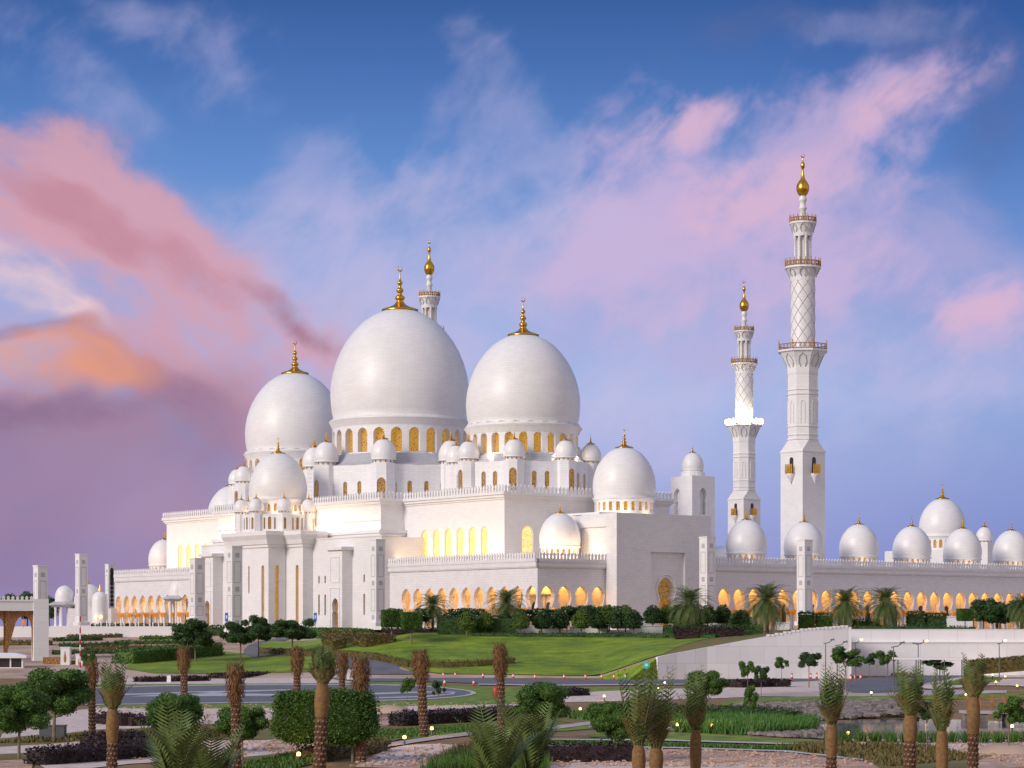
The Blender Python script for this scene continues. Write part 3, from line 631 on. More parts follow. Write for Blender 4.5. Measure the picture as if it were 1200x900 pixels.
mb = MB(); fmi = lambda t, z, d_: fmg(t, z, d_ + .7); arch_wall(mb, fmi, nt1 - nt0, 0, nz1, [((nt0 + nt1) / 2, .1, gd)], 1.2, t0=nt0)
for i in range(9):                                    # raised diamond tracery on the spandrel
    for j in range(9):
        t = nt0 + .55 + i * 1.01; z = 7.2 + j * 1.02
        if math.hypot(t - (nt0 + nt1) / 2, (z - 8) * .85) < 3.05: continue
        mb.face([fmi(t - .3, z, -.06), fmi(t, z - .42, -.06), fmi(t + .3, z, -.06), fmi(t, z + .42, -.06)])
fa = [Vector(fmi((nt0 + nt1) / 2 + s * (w_ + .45) * (1 if h < 9.5 else 1), h + .1 + (.5 if h > 9 else 0), -.12)) for s in (-1, 1) for h, w_ in (gd if s < 0 else gd[::-1])]
mb.path([tuple(p) for p in fa[1:-1]], [.16] * (len(fa) - 2), 4)
mb.build('niche', 'marble_plain', portal)
mb = MB(); pane(mb, fmi, (nt0 + nt1) / 2, .1, gd, 1.15); mb.build('door', 'glass_dim', portal)
mb = MB()
for s in (-.85, .85): x, y, _ = fmi((nt0 + nt1) / 2 + s, 0, .9); mb.lathe([(.3, .1), (.24, .6), (.22, 5), (.5, 5.6), (.0, 5.7)], x, y, 0, 10)
mb.build('door_column', 'capital_gold', portal)

# ------------------------------------------------------------------ courtyard arcade on the right
arc = empty('courtyard_arcade', (MX, MY, 0), TH, 'long white arcade of glowing keyhole arches topped with small domes right of the portal', 'arcade')
AX0, AX1 = 10.2, 205.0
opsR = [17.3 + 4.28 * k - AX0 for k in range(-1, 44)]
fmR, LR = facade(arc, (AX0, YN), (AX1, YN), (0, 1), opsR)
strip_light(fmR, LR, 9.4, 3.0, 58)
mb = MB(); mb.box(AX0, AX1, YN + 5.3, YN + 17, 0, 13.9); mb.box(AX0, AX1, YN + .02, YN + 5.3, 9.7, 13.85); mb.build('roof', 'marble_plain', arc)
for k in range(12):
    b = 30.2 + 17.1 * k
    if b > 200: continue
    drum(arc, b, -86.5, 4.1, 13.8, 16.3, 20, .34, 14.75, 1.25, .5, False, flare=.3); dome(arc, b, -86.5, 16.55, 4.42, 2.4, wide=1.15)
    for q in (0,):
        ld = bpy.data.lights.new('drum_light', 'POINT'); ld.energy = 60; ld.color = (1, .75, .5); ld.shadow_soft_size = .3
        lo_ = bpy.data.objects.new('drum_light', ld); col.objects.link(lo_); lo_.location = mw(b - 3.2, -86.5 - 4.4, 14.5)
# blocks and domes deeper in the courtyard
cg = empty('courtyard_gate', (MX, MY, 0), TH, 'far white gate hall with a large gold-tipped dome rising behind the arcade domes', 'gate hall')
mb = MB(); mb.box(177, 199, -12, 12, 0, 22.5); mb.box(168, 178, -34, -24, 0, 23.5); mb.box(166, 184, -20, -14, 0, 21); mb.build('gate_wall', 'marble_wall', cg)
drum(cg, 188, 0, 6.3, 22.5, 26.4, 24, .48, 23.2, 2.4, .6, False, flare=.6); dome(cg, 188, 0, 27.0, 6.65, 4.2, wide=1.15)
turret_dome(cg, 172.5, -29, 23.5, 2.3); turret_dome(cg, 215, -30, 22, 3.0); mb = MB(); mb.box(212, 218, -33, -27, 0, 22); mb.build('gate_wall', 'marble_wall', cg)
# low rounded roofs seen between the arcade domes
mb = MB()
for b, a, r in ((40, -68, 5.5), (66, -66, 5.5)): mb.lathe([(1, 0), (1, .15), (.92, .4), (.75, .68), (.5, .88), (.2, .98), (0, 1)], b, a, 14.2, 24, r, 4.4)
mb.box(30, 76, -74, -60, 0, 14.2); mb.build('vault_roof', 'marble_plain', arc, True)

# ------------------------------------------------------------------ minarets
def ring8(r): return ngon(0, 0, r / math.cos(PI / 8), 8, PI / 8)
def sq(r): return [(r, -r), (r, r), (-r, r), (-r, -r)]
def minaret(b, a, label, lit=False):
    t = empty('minaret', mw(b, a), TH, label, 'minaret', 'minarets at the courtyard corners')
    S = 3.5
    mb = MB(); mb.prism(sq(S), 0, 40.0); mb.prism(sq(S + .14), 39.7, 40.05)
    # chamfered transition from square to octagon
    o8 = ring8(3.3); s8 = [(S, -S * .42), (S, S * .42), (S * .42, S), (-S * .42, S), (-S, S * .42), (-S, -S * .42), (-S * .42, -S), (S * .42, -S)]
    o8s = sorted(o8, key=lambda p: math.atan2(p[1], p[0])); ss = [(S, -S), (S, S), (S, S), (-S, S), (-S, S), (-S, -S), (-S, -S), (S, -S)]
    o8r = [(3.3, -3.3 * .414), (3.3, 3.3 * .414), (3.3 * .414, 3.3), (-3.3 * .414, 3.3), (-3.3, 3.3 * .414), (-3.3, -3.3 * .414), (-3.3 * .414, -3.3), (3.3 * .414, -3.3)]
    for k in range(8): l = (k + 1) % 8; mb.face([(*ss[k], 40.05), (*ss[l], 40.05), (*o8r[l], 42.4), (*o8r[k], 42.4)])
    mb.prism(o8r, 42.4, 57.2)
    mb.build('shaft_base', 'marble_wall', t)
    mb = MB()
    for z in (42.5, 43.5, 45.4, 52.6, 53.6): mb.prism(ring8(3.48), z, z + .22)
    for k in range(8):                                 # blind panels
        an = PI / 4 * k; c_, s_ = math.cos(an), math.sin(an); pr = [(-.45, 46.2), (-.45, 50.4), (-.3, 51.0), (0, 51.3), (.3, 51.0), (.45, 50.4), (.45, 46.2)]
        pts = [(c_ * 3.36 - s_ * y, s_ * 3.36 + c_ * y, z) for y, z in pr]; mb.path(pts, [.07] * 7, 4)
    mb.build('moulding', 'marble_plain', t)
    def gallery(z, r0, r1, zc, n, rail_h, lit_=False, arcs=8):
        g = MB(); a0 = PI / 8 if n == 8 else 0; k0 = 1 / math.cos(PI / 8) if n == 8 else 1
        prof = [(r0, zc), (r0 * 1.04, zc + (z - zc) * .35), (lerp(r0, r1, .45), zc + (z - zc) * .68), (r1 * .93, z - .45), (r1, z - .4), (r1, z), (0.2, z)]
        g.lathe([(q * k0, h) for q, h in prof], 0, 0, 0, n, 1, a0=a0)
        for k in range(arcs):                          # pointed niches around the corbel
            an = 2 * PI * k / arcs; c_, s_ = math.cos(an), math.sin(an); H_ = z - zc; w_ = r0 * .27
            pts = []
            for y, h in ((-w_ * .5, .28), (-w_, .5), (-w_ * .8, .7), (0, .84), (w_ * .8, .7), (w_, .5), (w_ * .5, .28)):
                zz = zc + H_ * h; rr = (lerp(r0, r0 * 1.04, h / .35) if h < .35 else lerp(r0 * 1.04, lerp(r0, r1, .45), (h - .35) / .33) if h < .68 else lerp(lerp(r0, r1, .45), r1 * .93, (h - .68) / .26)) * (1 / math.cos(PI / 16) if n != 8 else 1) + .07; pts.append((c_ * rr - s_ * y, s_ * rr + c_ * y, zz))
            g.cur = 1; g.path(pts, [.1] * 7, 4); g.cur = 0
        g.build('gallery', ['marble_plain', 'marble_grey'], t)
        rl = MB(); m_ = 16 if n != 8 else 24
        pp = ngon(0, 0, r1 * k0 - .12, n, a0); cnt = n
        for k in range(cnt):
            p, q = Vector((*pp[k], 0)), Vector((*pp[(k + 1) % cnt], 0)); rl.tube(p + Vector((0, 0, z + .15)), q + Vector((0, 0, z + .15)), .09, n=4); rl.tube(p + Vector((0, 0, z + rail_h * .75)), q + Vector((0, 0, z + rail_h * .75)), .08, n=4)
            rl.tube(p + Vector((0, 0, z)), p + Vector((0, 0, z + rail_h * 1.25)), .16, .1, 5)
            sub = 4 if n == 8 else 2
            for j in range(sub):
                f = (j + .5) / sub; c_ = p.lerp(q, f); e = (q - p).normalized() * (p - q).length / sub * .42
                for s in (-1, 1): rl.tube(c_ - e * s + Vector((0, 0, z + .15)), c_ + e * s + Vector((0, 0, z + rail_h * .75)), .06, n=4)
                rl.tube(c_ + Vector((0, 0, z)), c_ + Vector((0, 0, z + rail_h * .8)), .08, n=4)
        ro = rl.build('railing', 'bronze_rail', t)
        if lit_:
            lp_ = MB(); [lp_.lathe([(.03, -.42), (.3, -.3), (.4, 0), (.3, .3), (.03, .42)], (r1 + .05) * math.cos(q * PI / 18), (r1 + .05) * math.sin(q * PI / 18), z + .75 + .6 * (q % 2), 8) for q in range(36)]; lp_.build('lamp_ring', 'lamp_white', t, True)
            for k in range(6):
                ld = bpy.data.lights.new('gallery_light', 'POINT'); ld.energy = 1300; ld.color = (1, .84, .55); ld.shadow_soft_size = .3
                lo_ = bpy.data.objects.new('gallery_light', ld); col.objects.link(lo_); lo_.location = mw(b + (r1 + .6) * math.cos(k * PI / 3), a + (r1 + .6) * math.sin(k * PI / 3), z + 1.2)
    gallery(62.6, 3.35, 5.4, 57.2, 8, 1.7, lit)
    mb = MB(); mb.lathe([(2.85, 62.6), (2.72, 63.5), (2.72, 78.2)], 0, 0, 0, 28); mb.build('round_shaft', 'marble_plain', t, True)
    mb = MB()
    for sgn in (-1, 1):                                # raised diamond ribs winding both ways
        for k in range(8):
            pts = []
            for j in range(17): an = 2 * PI * k / 8 + sgn * j / 16 * PI * 1.15; pts.append((2.72 * math.cos(an), 2.72 * math.sin(an), 63.4 + j / 16 * 14.8))
            mb.path(pts, [.085] * 17, 4)
    mb.build('spiral_ribs', 'marble_grey', t)
    gallery(81.4, 2.75, 4.1, 78.2, 20, 1.5)
    mb = MB(); mb.lathe([(1.35, 81.4), (1.35, 88.2)], 0, 0, 0, 16)
    mb.build('lantern_core', 'column_marble', t, True)
    for k in range(8):
        c_ = MB(); an = PI / 4 * k + PI / 8; x, y = 1.85 * math.cos(an), 1.85 * math.sin(an)
        c_.lathe([(.34, 0), (.34, .4), (.24, .6), (.22, 6.0), (.34, 6.3), (.36, 6.9)], x, y, 81.4, 8); c_.build('lantern_column', 'marble_plain', t, True)
    gallery(91.4, 2.15, 3.05, 88.2, 16, 1.3)
    mb = MB(); mb.lathe([(1.0, 91.4), (.78, 92.2), (.68, 94.2), (.95, 94.5), (.95, 94.7), (.68, 95), (.66, 96), (.9, 96.3), (.9, 96.6), (.65, 97.4)], 0, 0, 0, 14); mb.build('spire', 'marble_plain', t, True)
    mb = MB(); mb.lathe([(.5, 97.2), (1.0, 97.7), (1.35, 98.4), (1.45, 99.1), (1.32, 99.9), (.92, 100.6), (.5, 101.2), (.32, 102.2), (.22, 103.2), (.26, 103.5), (.46, 103.9), (.5, 104.3), (.4, 104.7), (.14, 105.2), (.08, 105.9)], 0, 0, 0, 16)
    mb.torus((0, 0, 106.5), .48, .14, 18, 6, 'xz', .86, PI / 2 + .44, True); mb.build('finial', 'gold', t, True)
    for nx, ny in ((-1, 0), (0, -1)):                   # small balconies on the two visible faces
        bm_ = MB(); px_, py_ = nx * (S + .55), ny * (S + .55)
        bm_.lathe([(0, 0), (.2, .3), (.35, .8), (.75, 1.5), (.95, 1.9), (.95, 2.3)], px_ * .93, py_ * .93, 32.6, 12)
        bo = bm_.build('balcony', 'marble_plain', t, True)
        rb = MB(); ex, ey = abs(ny), abs(nx)
        for q in (-.95, -.48, 0, .48, .95): rb.tube((px_ * 1.1 + ex * q, py_ * 1.1 + ey * q, 34.9), (px_ * 1.1 + ex * q, py_ * 1.1 + ey * q, 37.0), .17, .13, 5)
        [rb.box(px_ * 1.1 - ex - .06, px_ * 1.1 + ex + .06, py_ * 1.1 - ey - .06, py_ * 1.1 + ey + .06, zq, zq + .14) for zq in (35.0, 35.6, 36.3)]; rb.build('balcony_rail', 'gold', bo)
        wb = MB(); fm_, _ = plane((nx * (S + .03) - ex * 2, ny * (S + .03) - ey * 2), (nx * (S + .03) + ex * 2, ny * (S + .03) + ey * 2), (0, 0)); pane(wb, fm_, 2, 34.6, lancet(.55, 4.0), 0); wb.build('balcony_door', 'window_dark', bo)
    return t
minaret(57.3, -76.0, 'nearest and tallest-looking white minaret with unlit galleries and golden tip')
minaret(175.0, 68.5, 'farther white minaret whose middle gallery glows with a bright white lamp ring', True)
minaret(56.8, 68.2, 'minaret mostly hidden behind the largest dome, only its golden-tipped top showing')

# ------------------------------------------------------------------ free standing ornament pylons
def pylon_mesh(w_, h):
    body = MB(); s = w_ / 2; body.prism(sq(s), .8, h); body.prism(sq(s + .35), 0, .8); body.prism(sq(s + .08), h, h + .25)
    orn = MB()
    for k in range(4):
        an = PI / 2 * k; c_, s_ = math.cos(an), math.sin(an)
        def P_(y, z, o=.03): x = s + o; return (c_ * x - s_ * y, s_ * x + c_ * y, z)
        z = h - 1.6; q = 0
        while z > 1.5:
            if q % 2 == 0:
                rr = w_ * .20; orn.face([P_(-rr, z - rr), P_(rr, z - rr), P_(rr, z + rr), P_(-rr, z + rr)]); z -= rr + .8
            else:
                L_ = min(4.2, z - 1.2); 
                for y0 in (-w_ * .3, w_ * .3): orn.face([P_(y0 - .05, z - L_), P_(y0 + .05, z - L_), P_(y0 + .05, z), P_(y0 - .05, z)])
                for zz in (z, z - L_): orn.face([P_(-w_ * .3, zz - .06), P_(w_ * .3, zz - .06), P_(w_ * .3, zz + .06), P_(-w_ * .3, zz + .06)])
                z -= L_ + .8 + w_ * .2
            q += 1
    return body, orn
def pylon(px, wpx, ytop, ybot, D, label, holes=False):
    s = wpx / (D * 1.38); Y = F / s; p = at(px, Y); zb = zy(ybot, Y); h = zy(ytop, Y) - zb
    t = empty('pylon', (p.x, p.y, zb), TH, label, 'pylon', 'tall square white pylons around the mosque')
    b_, o_ = pylon_mesh(D, h - .25); b_.build('shaft', 'marble_plain', t); o_.build('ornament', 'marble_grey', t)
    if holes:
        k_ = MB()
        for i in range(9):
            z = h - 2 - i * (h - 4) / 9; r_ = D * .28; ring = ngon(0, z, r_, 10); k_.face([(x + .0, -D / 2 - .05, zz if i > 2 else z + (zz - z) * 1.9) for x, zz in ring])
        k_.build('pierced_panel', 'window_dark', t)
pylon(47.5, 17.5, 662.5, 782, 2.1, 'white pylon nearest the left gateway, standing just right of it')
pylon(95.5, 15, 649, 733, 2.1, 'tall white pylon beside the small domed kiosk at far left')
pylon(129, 12, 661, 722, 2.0, 'slim white pylon with dark pierced openings at the left end of the arcade', True)
pylon(231, 18.5, 654, 728, 2.35, 'white pylon covering the left end of the glowing arcade')
pylon(274.5, 19, 640, 742, 2.35, 'white pylon standing against the stepped tower left of its tall windows')
pylon(442.5, 17.5, 632, 734, 2.1, 'white pylon between the arched door pier and the arcade at centre left')
pylon(829, 18.5, 629, 733, 2.3, 'white pylon at the right edge of the entrance portal')
pylon(943, 18, 632.5, 733, 2.2, 'white pylon in front of the arcade below the nearest minaret')

# domed kiosks on slender columns
def kiosk(px, ybase, ytop, wd, label):
    # wd = photo width of the round dome; the dome is 4.6 m wide
    s = wd / 4.6; Y = F / s; p = at(px, Y); zb = zy(ybase, Y); H = zy(ytop, Y) - zb
    t = empty('kiosk', (p.x, p.y, zb), TH + PI / 8, label, 'kiosk', 'small domed marble kiosks')
    dm = MB(); zc = H - 2.3 * 1.75; dm.lathe([(1, 0), (1, .55), (.97, .8), (.9, 1.05), (.76, 1.32), (.56, 1.54), (.3, 1.69), (0, 1.75)], 0, 0, zc, 24, 2.3); dm.build('dome', 'marble_dome_1', t, True)
    rf = MB(); rf.lathe([(2.3, zc + .1), (2.6, zc), (3.9, zc - .55), (3.9, zc - .8), (2.9, zc - 1.3), (0.1, zc - 1.35)], 0, 0, 0, 8); rf.build('roof', 'marble_grey', t)
    for k in range(8):
        c_ = MB(); an = 2 * PI * k / 8 + PI / 8; c_.lathe([(.36, 0), (.36, .5), (.25, .7), (.24, zc - 1.9), (.36, zc - 1.5), (.36, zc - 1.3)], 2.3 * math.cos(an), 2.3 * math.sin(an), 0, 8); c_.build('column', 'marble_plain', t, True)
    ba = MB(); ba.lathe([(3.2, 0), (3.2, -.6), (3.4, -.6), (3.4, -1.5)], 0, 0, .3, 8); ba.face([(x, y, .3) for x, y in ngon(0, 0, 3.2, 8)]); ba.build('base', 'marble_plain', t)
kiosk(75.5, 735, 686, 22, 'domed kiosk between the two left pylons'); kiosk(209.5, 736, 679, 22, 'domed kiosk in front of the left arcade'); kiosk(303, 740, 679, 23, 'domed kiosk in front of the stepped tower with tall windows')
# ------------------------------------------------------------------ ground surfaces
def in_poly(p, poly):
    x, y = p; c_ = False
    for i in range(len(poly)):
        (x0, y0), (x1, y1) = poly[i], poly[i - 1]
        if (y0 > y) != (y1 > y) and x < (x1 - x0) * (y - y0) / (y1 - y0) + x0: c_ = not c_
    return c_
def smooth_poly(pts, it=1):
    for _ in range(it):
        o = []
        for i in range(len(pts)):
            a, b = Vector(pts[i]), Vector(pts[(i + 1) % len(pts)]); o += [tuple(a.lerp(b, .25)), tuple(a.lerp(b, .75))]
        pts = o
    return pts
def sheet(name, poly, off, mtl, hill=False, step=4.0, kind='structure'):
    """flat or draped ground surface from an outline in ground coordinates"""
    bm = bmesh.new(); vs = [bm.verts.new((x, y, 0)) for x, y in poly]; f = bm.faces.new(vs); bmesh.ops.triangulate(bm, faces=[f])
    if hill:
        xs = [p[0] for p in poly]; ys = [p[1] for p in poly]
        for ax, lo_, hi in ((0, min(xs), max(xs)), (1, min(ys), max(ys))):
            q = math.floor(lo_ / step) * step
            while q < min(hi, 700):
                if q > max(lo_, -420) : bmesh.ops.bisect_plane(bm, geom=bm.verts[:] + bm.edges[:] + bm.faces[:], plane_co=(q if ax == 0 else 0, q if ax else 0, 0), plane_no=(1, 0, 0) if ax == 0 else (0, 1, 0))
                q += step
    for v in bm.verts: v.co.z = (T(v.co.x, v.co.y) if hill else LOW) + off
    bmesh.ops.recalc_face_normals(bm, faces=bm.faces)
    if sum(f_.normal.z for f_ in bm.faces) < 0: bmesh.ops.reverse_faces(bm, faces=bm.faces)
    me = bpy.data.meshes.new(name); bm.to_mesh(me); bm.free(); me.materials.append(MATS[mtl])
    o = bpy.data.objects.new(name, me); col.objects.link(o); o['kind'] = kind; return o
def lowp(name, px, off, mtl, sm=1, kind='structure'):
    pts = [(gl(x, y).x, gl(x, y).y) for x, y in px]; return sheet(name, smooth_poly(pts, sm) if sm else pts, off, mtl, kind=kind)
def hillp(name, px, off, mtl, sm=1):
    pts = [(gh(x, y).x, gh(x, y).y) for x, y in px]; return sheet(name, smooth_poly(pts, sm) if sm else pts, off, mtl, True, 3.0)
# one low sheet to the horizon, then the hillside with the mosque plateau
sheet('ground', [(-3000, -60), (3000, -60), (3000, 9000), (-3000, 9000)], 0, 'soil')
WALL1 = [(23.2, 364.5), (26.5, 366.5), (31.5, 369), (38.6, 371), (47, 373), (55.2, 375)]
sheet('hillside', [(-420, 376.2), (14, 376.2), (23.2, 364.9)] + WALL1[1:] + [(55.2, 398), (60, 432), (60, 700), (-420, 700)], 0, 'sand', True)
for pl_, dz in (([(60, 398.5), (2500, 398.5), (2500, 9000), (60, 9000)], -.08), ([(-2500, 560), (60, 560), (60, 9000), (-2500, 9000)], -.09)):
    o = sheet('plateau', pl_, 0, 'plateau_stone'); o.location.z = -LOW + dz
mb = MB(); ed = [(14.0 + 9.2 * k / 8, 376.2 - 11.3 * k / 8) for k in range(9)]
for (xa, ya), (xb, yb) in zip(ed, ed[1:]):
    h0, h1 = _rise(xa), _rise(xb); nx_, ny_ = -.77, -.63
    mb.face([(xa, ya, LOW + h0 + .1), (xb, yb, LOW + h1 + .1), (xb + nx_ * h1 * 1.8, yb + ny_ * h1 * .7, LOW - .02), (xa + nx_ * h0 * 1.8, ya + ny_ * h0 * .7, LOW - .02)][::-1])
mb.face([(23.2, 364.4, LOW), (23.2, 364.9, LOW + _rise(23.2) + .1), (18.5, 363.2, LOW - .02)]); mb.face([(23.2, 364.4, LOW), (18.5, 363.2, LOW - .02), (23.2, 364.9, LOW + _rise(23.2) + .1)])
mb.build('lawn_bank', 'lawn_grass')['kind'] = 'structure'

# low ground patchwork (outlines measured in the photograph, then laid on the ground)
lowp('gravel', [(-20, 866), (60, 845), (95, 829), (250, 826), (430, 822), (640, 824), (640, 826), (560, 829), (470, 835), (430, 838), (340, 842), (180, 853), (90, 856), (60, 868)], .02, 'gravel_pale')
lowp('grass', [(90, 829), (92, 800), (430, 796), (560, 806), (700, 806), (820, 805), (820, 812), (700, 817), (655, 824), (420, 829), (200, 831)], .03, 'verge_grass')
lowp('gravel', [(60, 800), (140, 793), (300, 790.5), (430, 790), (450, 797), (430, 800.5), (180, 802), (70, 803)], .04, 'gravel_pale')
lowp('gravel', [(630, 824), (660, 812), (820, 806), (1000, 806), (1000, 812), (860, 818), (720, 822)], .04, 'gravel_pale')
KB = [(60, 809), (95, 806.5), (220, 803), (430, 802), (500, 804), (545, 808.5), (562, 812.5), (545, 817), (500, 820.5), (430, 822.5), (220, 825.5), (60, 827.5)]
lowp('kerb', KB, .08, 'kerb'); lowp('road', [(60, 810), (95, 807.5), (220, 804), (430, 803), (498, 805), (541, 809), (555, 812.5), (540, 816.3), (497, 819.5), (430, 821.5), (220, 824.5), (60, 826.5)], .10, 'asphalt')
lowp('road', [(385, 797), (392, 790.5), (440, 788.5), (500, 789.2), (560, 794), (640, 797.5), (800, 797), (960, 795), (960, 799), (800, 801.5), (640, 803), (560, 801.5), (500, 799), (430, 799.5)], .10, 'asphalt')
lowp('kerb', [(560, 803.2), (640, 804.6), (800, 803.2), (900, 801.5), (900, 800.6), (800, 802), (640, 803.3), (560, 802)], .13, 'kerb', 0)
# painted lines on the turning loop
for pl in ([(135, 814.5), (230, 811.3), (340, 808.7), (342, 809.7), (232, 813.6), (137, 815.7)], [(225, 812.5), (330, 814.5), (430, 813.2), (500, 811.2), (533, 811.5), (534, 812.6), (500, 812.6), (430, 815.2), (330, 816.4), (150, 817.3)], [(440, 819.5), (500, 817.8), (532, 814.4), (534, 812.4), (531, 812.4), (526, 814.2), (498, 816.6), (440, 818.2)], [(396, 795.5), (450, 794.6), (500, 795.2), (500, 796), (450, 795.6), (396, 796.6)]):
    lowp('road_marking', pl, .115, 'road_paint', 0)
# car park by the retaining wall
lowp('road', [(985, 812), (990, 798), (1040, 792.5), (1150, 788.5), (1230, 787), (1230, 792), (1110, 797), (1075, 803), (1085, 808), (1040, 813)], .10, 'asphalt')
lowp('gravel', [(840, 806), (860, 795), (960, 791), (985, 797), (980, 808), (900, 812), (850, 818)], .05, 'gravel_pale')
lowp('gravel', [(870, 812), (1180, 808), (1180, 814), (880, 818)], .06, 'path_stone')
lowp('grass', [(840, 824), (900, 817), (1070, 816), (1230, 812), (1230, 819), (900, 822), (850, 829)], .07, 'verge_grass')
lowp('path', [(1075, 803.5), (1110, 797), (1150, 789.5), (1195, 791), (1230, 800), (1230, 808), (1170, 803), (1120, 807), (1085, 809)], .12, 'gravel_pale')
lowp('grass', [(1100, 802), (1145, 792.5), (1180, 795), (1165, 801), (1110, 805)], .13, 'verge_grass')
# middle strips
lowp('grass', [(420, 846), (560, 834), (660, 828), (840, 829), (850, 846), (700, 848), (520, 852), (430, 858)], .02, 'ground_cover')
lowp('gravel', [(440, 840), (540, 832), (650, 829.5), (650, 832), (545, 838), (460, 850), (430, 853)], .04, 'gravel_pink')
lowp('grass', [(470, 848), (520, 838), (640, 835), (700, 838), (560, 848), (500, 852)], .05, 'verge_grass')
lowp('grass', [(430, 862), (560, 852), (700, 848), (700, 856), (560, 860), (450, 869)], .05, 'verge_grass')
lowp('path', [(395, 885), (445, 873), (500, 865), (560, 857.5), (640, 853), (700, 845), (760, 842), (860, 841), (860, 843.5), (760, 845.5), (700, 849), (640, 857), (560, 861.5), (500, 869), (440, 879), (405, 888)], .08, 'path_stone')
lowp('path', [(690, 851), (790, 853), (900, 859), (1060, 868), (1210, 870), (1210, 873), (1050, 872), (900, 863), (790, 857), (690, 854)], .08, 'path_stone')
lowp('grass', [(690, 858), (800, 859), (900, 865), (1000, 872), (900, 873), (780, 868), (690, 866)], .05, 'verge_grass')
lowp('grass', [(640, 838), (700, 834), (900, 836), (900, 858), (790, 851), (690, 850), (650, 846)], .06, 'ground_cover')
lowp('kerb', [(600, 868), (780, 869.5), (930, 874), (1000, 878), (1000, 876.6), (930, 872.5), (780, 868), (600, 866.8)], .1, 'kerb', 0)
lowp('grass', [(620, 869), (780, 871), (930, 875.5), (1010, 880), (1010, 886), (850, 878), (620, 876)], .04, 'ground_cover')
lowp('gravel', [(405, 905), (440, 884), (520, 872), (640, 875), (800, 877), (920, 881), (1020, 892), (1040, 905)], .03, 'gravel_pink')
lowp('gravel', [(430, 890), (460, 876), (500, 872), (545, 874), (540, 880), (490, 890), (440, 900)], .05, 'gravel_pale')
lowp('kerb', [(640, 876.6), (800, 878.5), (920, 882.5), (1025, 894), (1028, 892.4), (922, 881), (800, 877), (640, 875.2)], .1, 'kerb', 0)
lowp('gravel', [(640, 895), (780, 893), (1000, 901), (1040, 910), (640, 910)], .05, 'gravel_pale')
lowp('grass', [(900, 874), (1000, 868), (1090, 874), (1160, 886), (1150, 903), (1040, 905), (1010, 890), (940, 880)], .06, 'ground_cover')
lowp('gravel', [(1020, 873), (1080, 868), (1210, 868), (1210, 880), (1150, 886), (1090, 878)], .07, 'gravel_pale')
lowp('gravel', [(1140, 905), (1150, 888), (1210, 881), (1210, 905)], .08, 'gravel_pink')
# left foreground beds
lowp('grass', [(-20, 868), (60, 860), (180, 856), (300, 852), (430, 850), (430, 862), (300, 868), (160, 864), (60, 873), (-20, 876)], .04, 'ground_cover')
lowp('gravel', [(-20, 877), (60, 873), (110, 868), (110, 871), (50, 882), (-20, 886)], .06, 'gravel_pale')
lowp('grass', [(-20, 886), (40, 879), (110, 871), (130, 872), (60, 886), (40, 891), (-20, 893)], .05, 'ground_cover')
lowp('gravel', [(40, 886), (100, 873), (180, 870), (330, 868), (430, 860), (430, 880), (300, 890), (180, 893), (60, 906), (40, 893)], .05, 'gravel_pale')
lowp('gravel', [(330, 862), (430, 846), (440, 856), (400, 872), (330, 884), (300, 878)], .07, 'gravel_pink')
lowp('grass', [(250, 892), (330, 884), (400, 872), (440, 862), (500, 860), (450, 872), (395, 884), (360, 900), (250, 912)], .08, 'ground_cover')
lowp('gravel', [(-20, 906), (-20, 893), (40, 891), (36, 906)], .07, 'gravel_pink')
# pond with a stone shore
lowp('water', [(930, 862), (960, 849), (1030, 843), (1150, 845), (1230, 850), (1230, 866), (1100, 867), (980, 868), (945, 866)], .10, 'water')

# hillside lawns, drive and beds
hillp('lawn', [(300, 757), (318, 751.5), (400, 749), (452, 747.5), (520, 745), (560, 745), (700, 746), (838, 748), (800, 757), (776, 768), (769, 778), (768, 790), (600, 791.5), (520, 790.5), (480, 786), (462, 779), (452, 774), (400, 769), (330, 764)], .14, 'lawn_grass', 0)
hillp('lawn', [(140, 789), (160, 772), (240, 762), (300, 767), (390, 772), (395, 778), (390, 787), (300, 789.5)], .08, 'lawn_grass')
hillp('road', [(284, 770), (288, 758), (303, 752), (322, 750), (335, 741), (352, 741), (340, 750), (306, 757.5), (310, 762), (360, 765), (410, 767.5), (452, 773), (466, 780), (468, 786), (500, 789), (500, 791.5), (400, 791.5), (398, 786), (410, 780), (400, 774), (330, 769)], .12, 'asphalt')
sheet('grass', [(25, 367.2), (31.5, 370), (38.6, 372), (47, 374), (55, 376), (55, 398), (55, 425), (24, 425)], .09, 'ground_cover', True, 3.0)
hillp('lawn', [(470, 741.5), (700, 742), (840, 744), (838, 748), (700, 746.5), (500, 745.5), (440, 748)], .05, 'verge_grass', 0)
for pl in ([(100, 772), (290, 760), (290, 756), (150, 760), (90, 764)], [(60, 757), (150, 752), (280, 750), (280, 747), (140, 746), (60, 750)]): hillp('gravel', pl, .06, 'gravel_pink')

# ------------------------------------------------------------------ retaining walls
def wall_strip(mb, pts, zb, zt, th=.5):
    """pts in plan; zb / zt functions of index"""
    n = len(pts); nr = []
    for i in range(n):
        a = Vector(pts[max(0, i - 1)]); b = Vector(pts[min(n - 1, i + 1)]); e = (b - a).normalized(); nr.append(Vector((-e.y, e.x)))
    for i in range(n - 1):
        p, q = Vector(pts[i]), Vector(pts[i + 1]); p2, q2 = p + nr[i] * th, q + nr[i + 1] * th
        A, B = zt(i), zt(i + 1); a, b = zb(i), zb(i + 1)
        mb.face([(*p, a), (*q, b), (*q, B), (*p, A)]); mb.face([(*p2, a), (*p2, A), (*q2, B), (*q2, b)]); mb.face([(*p, A), (*q, B), (*q2, B), (*p2, A)])
    for i in (0, n - 1): p = Vector(pts[i]); p2 = p + nr[i] * th; mb.face([(*p, zb(i)), (*p2, zb(i)), (*p2, zt(i)), (*p, zt(i))])
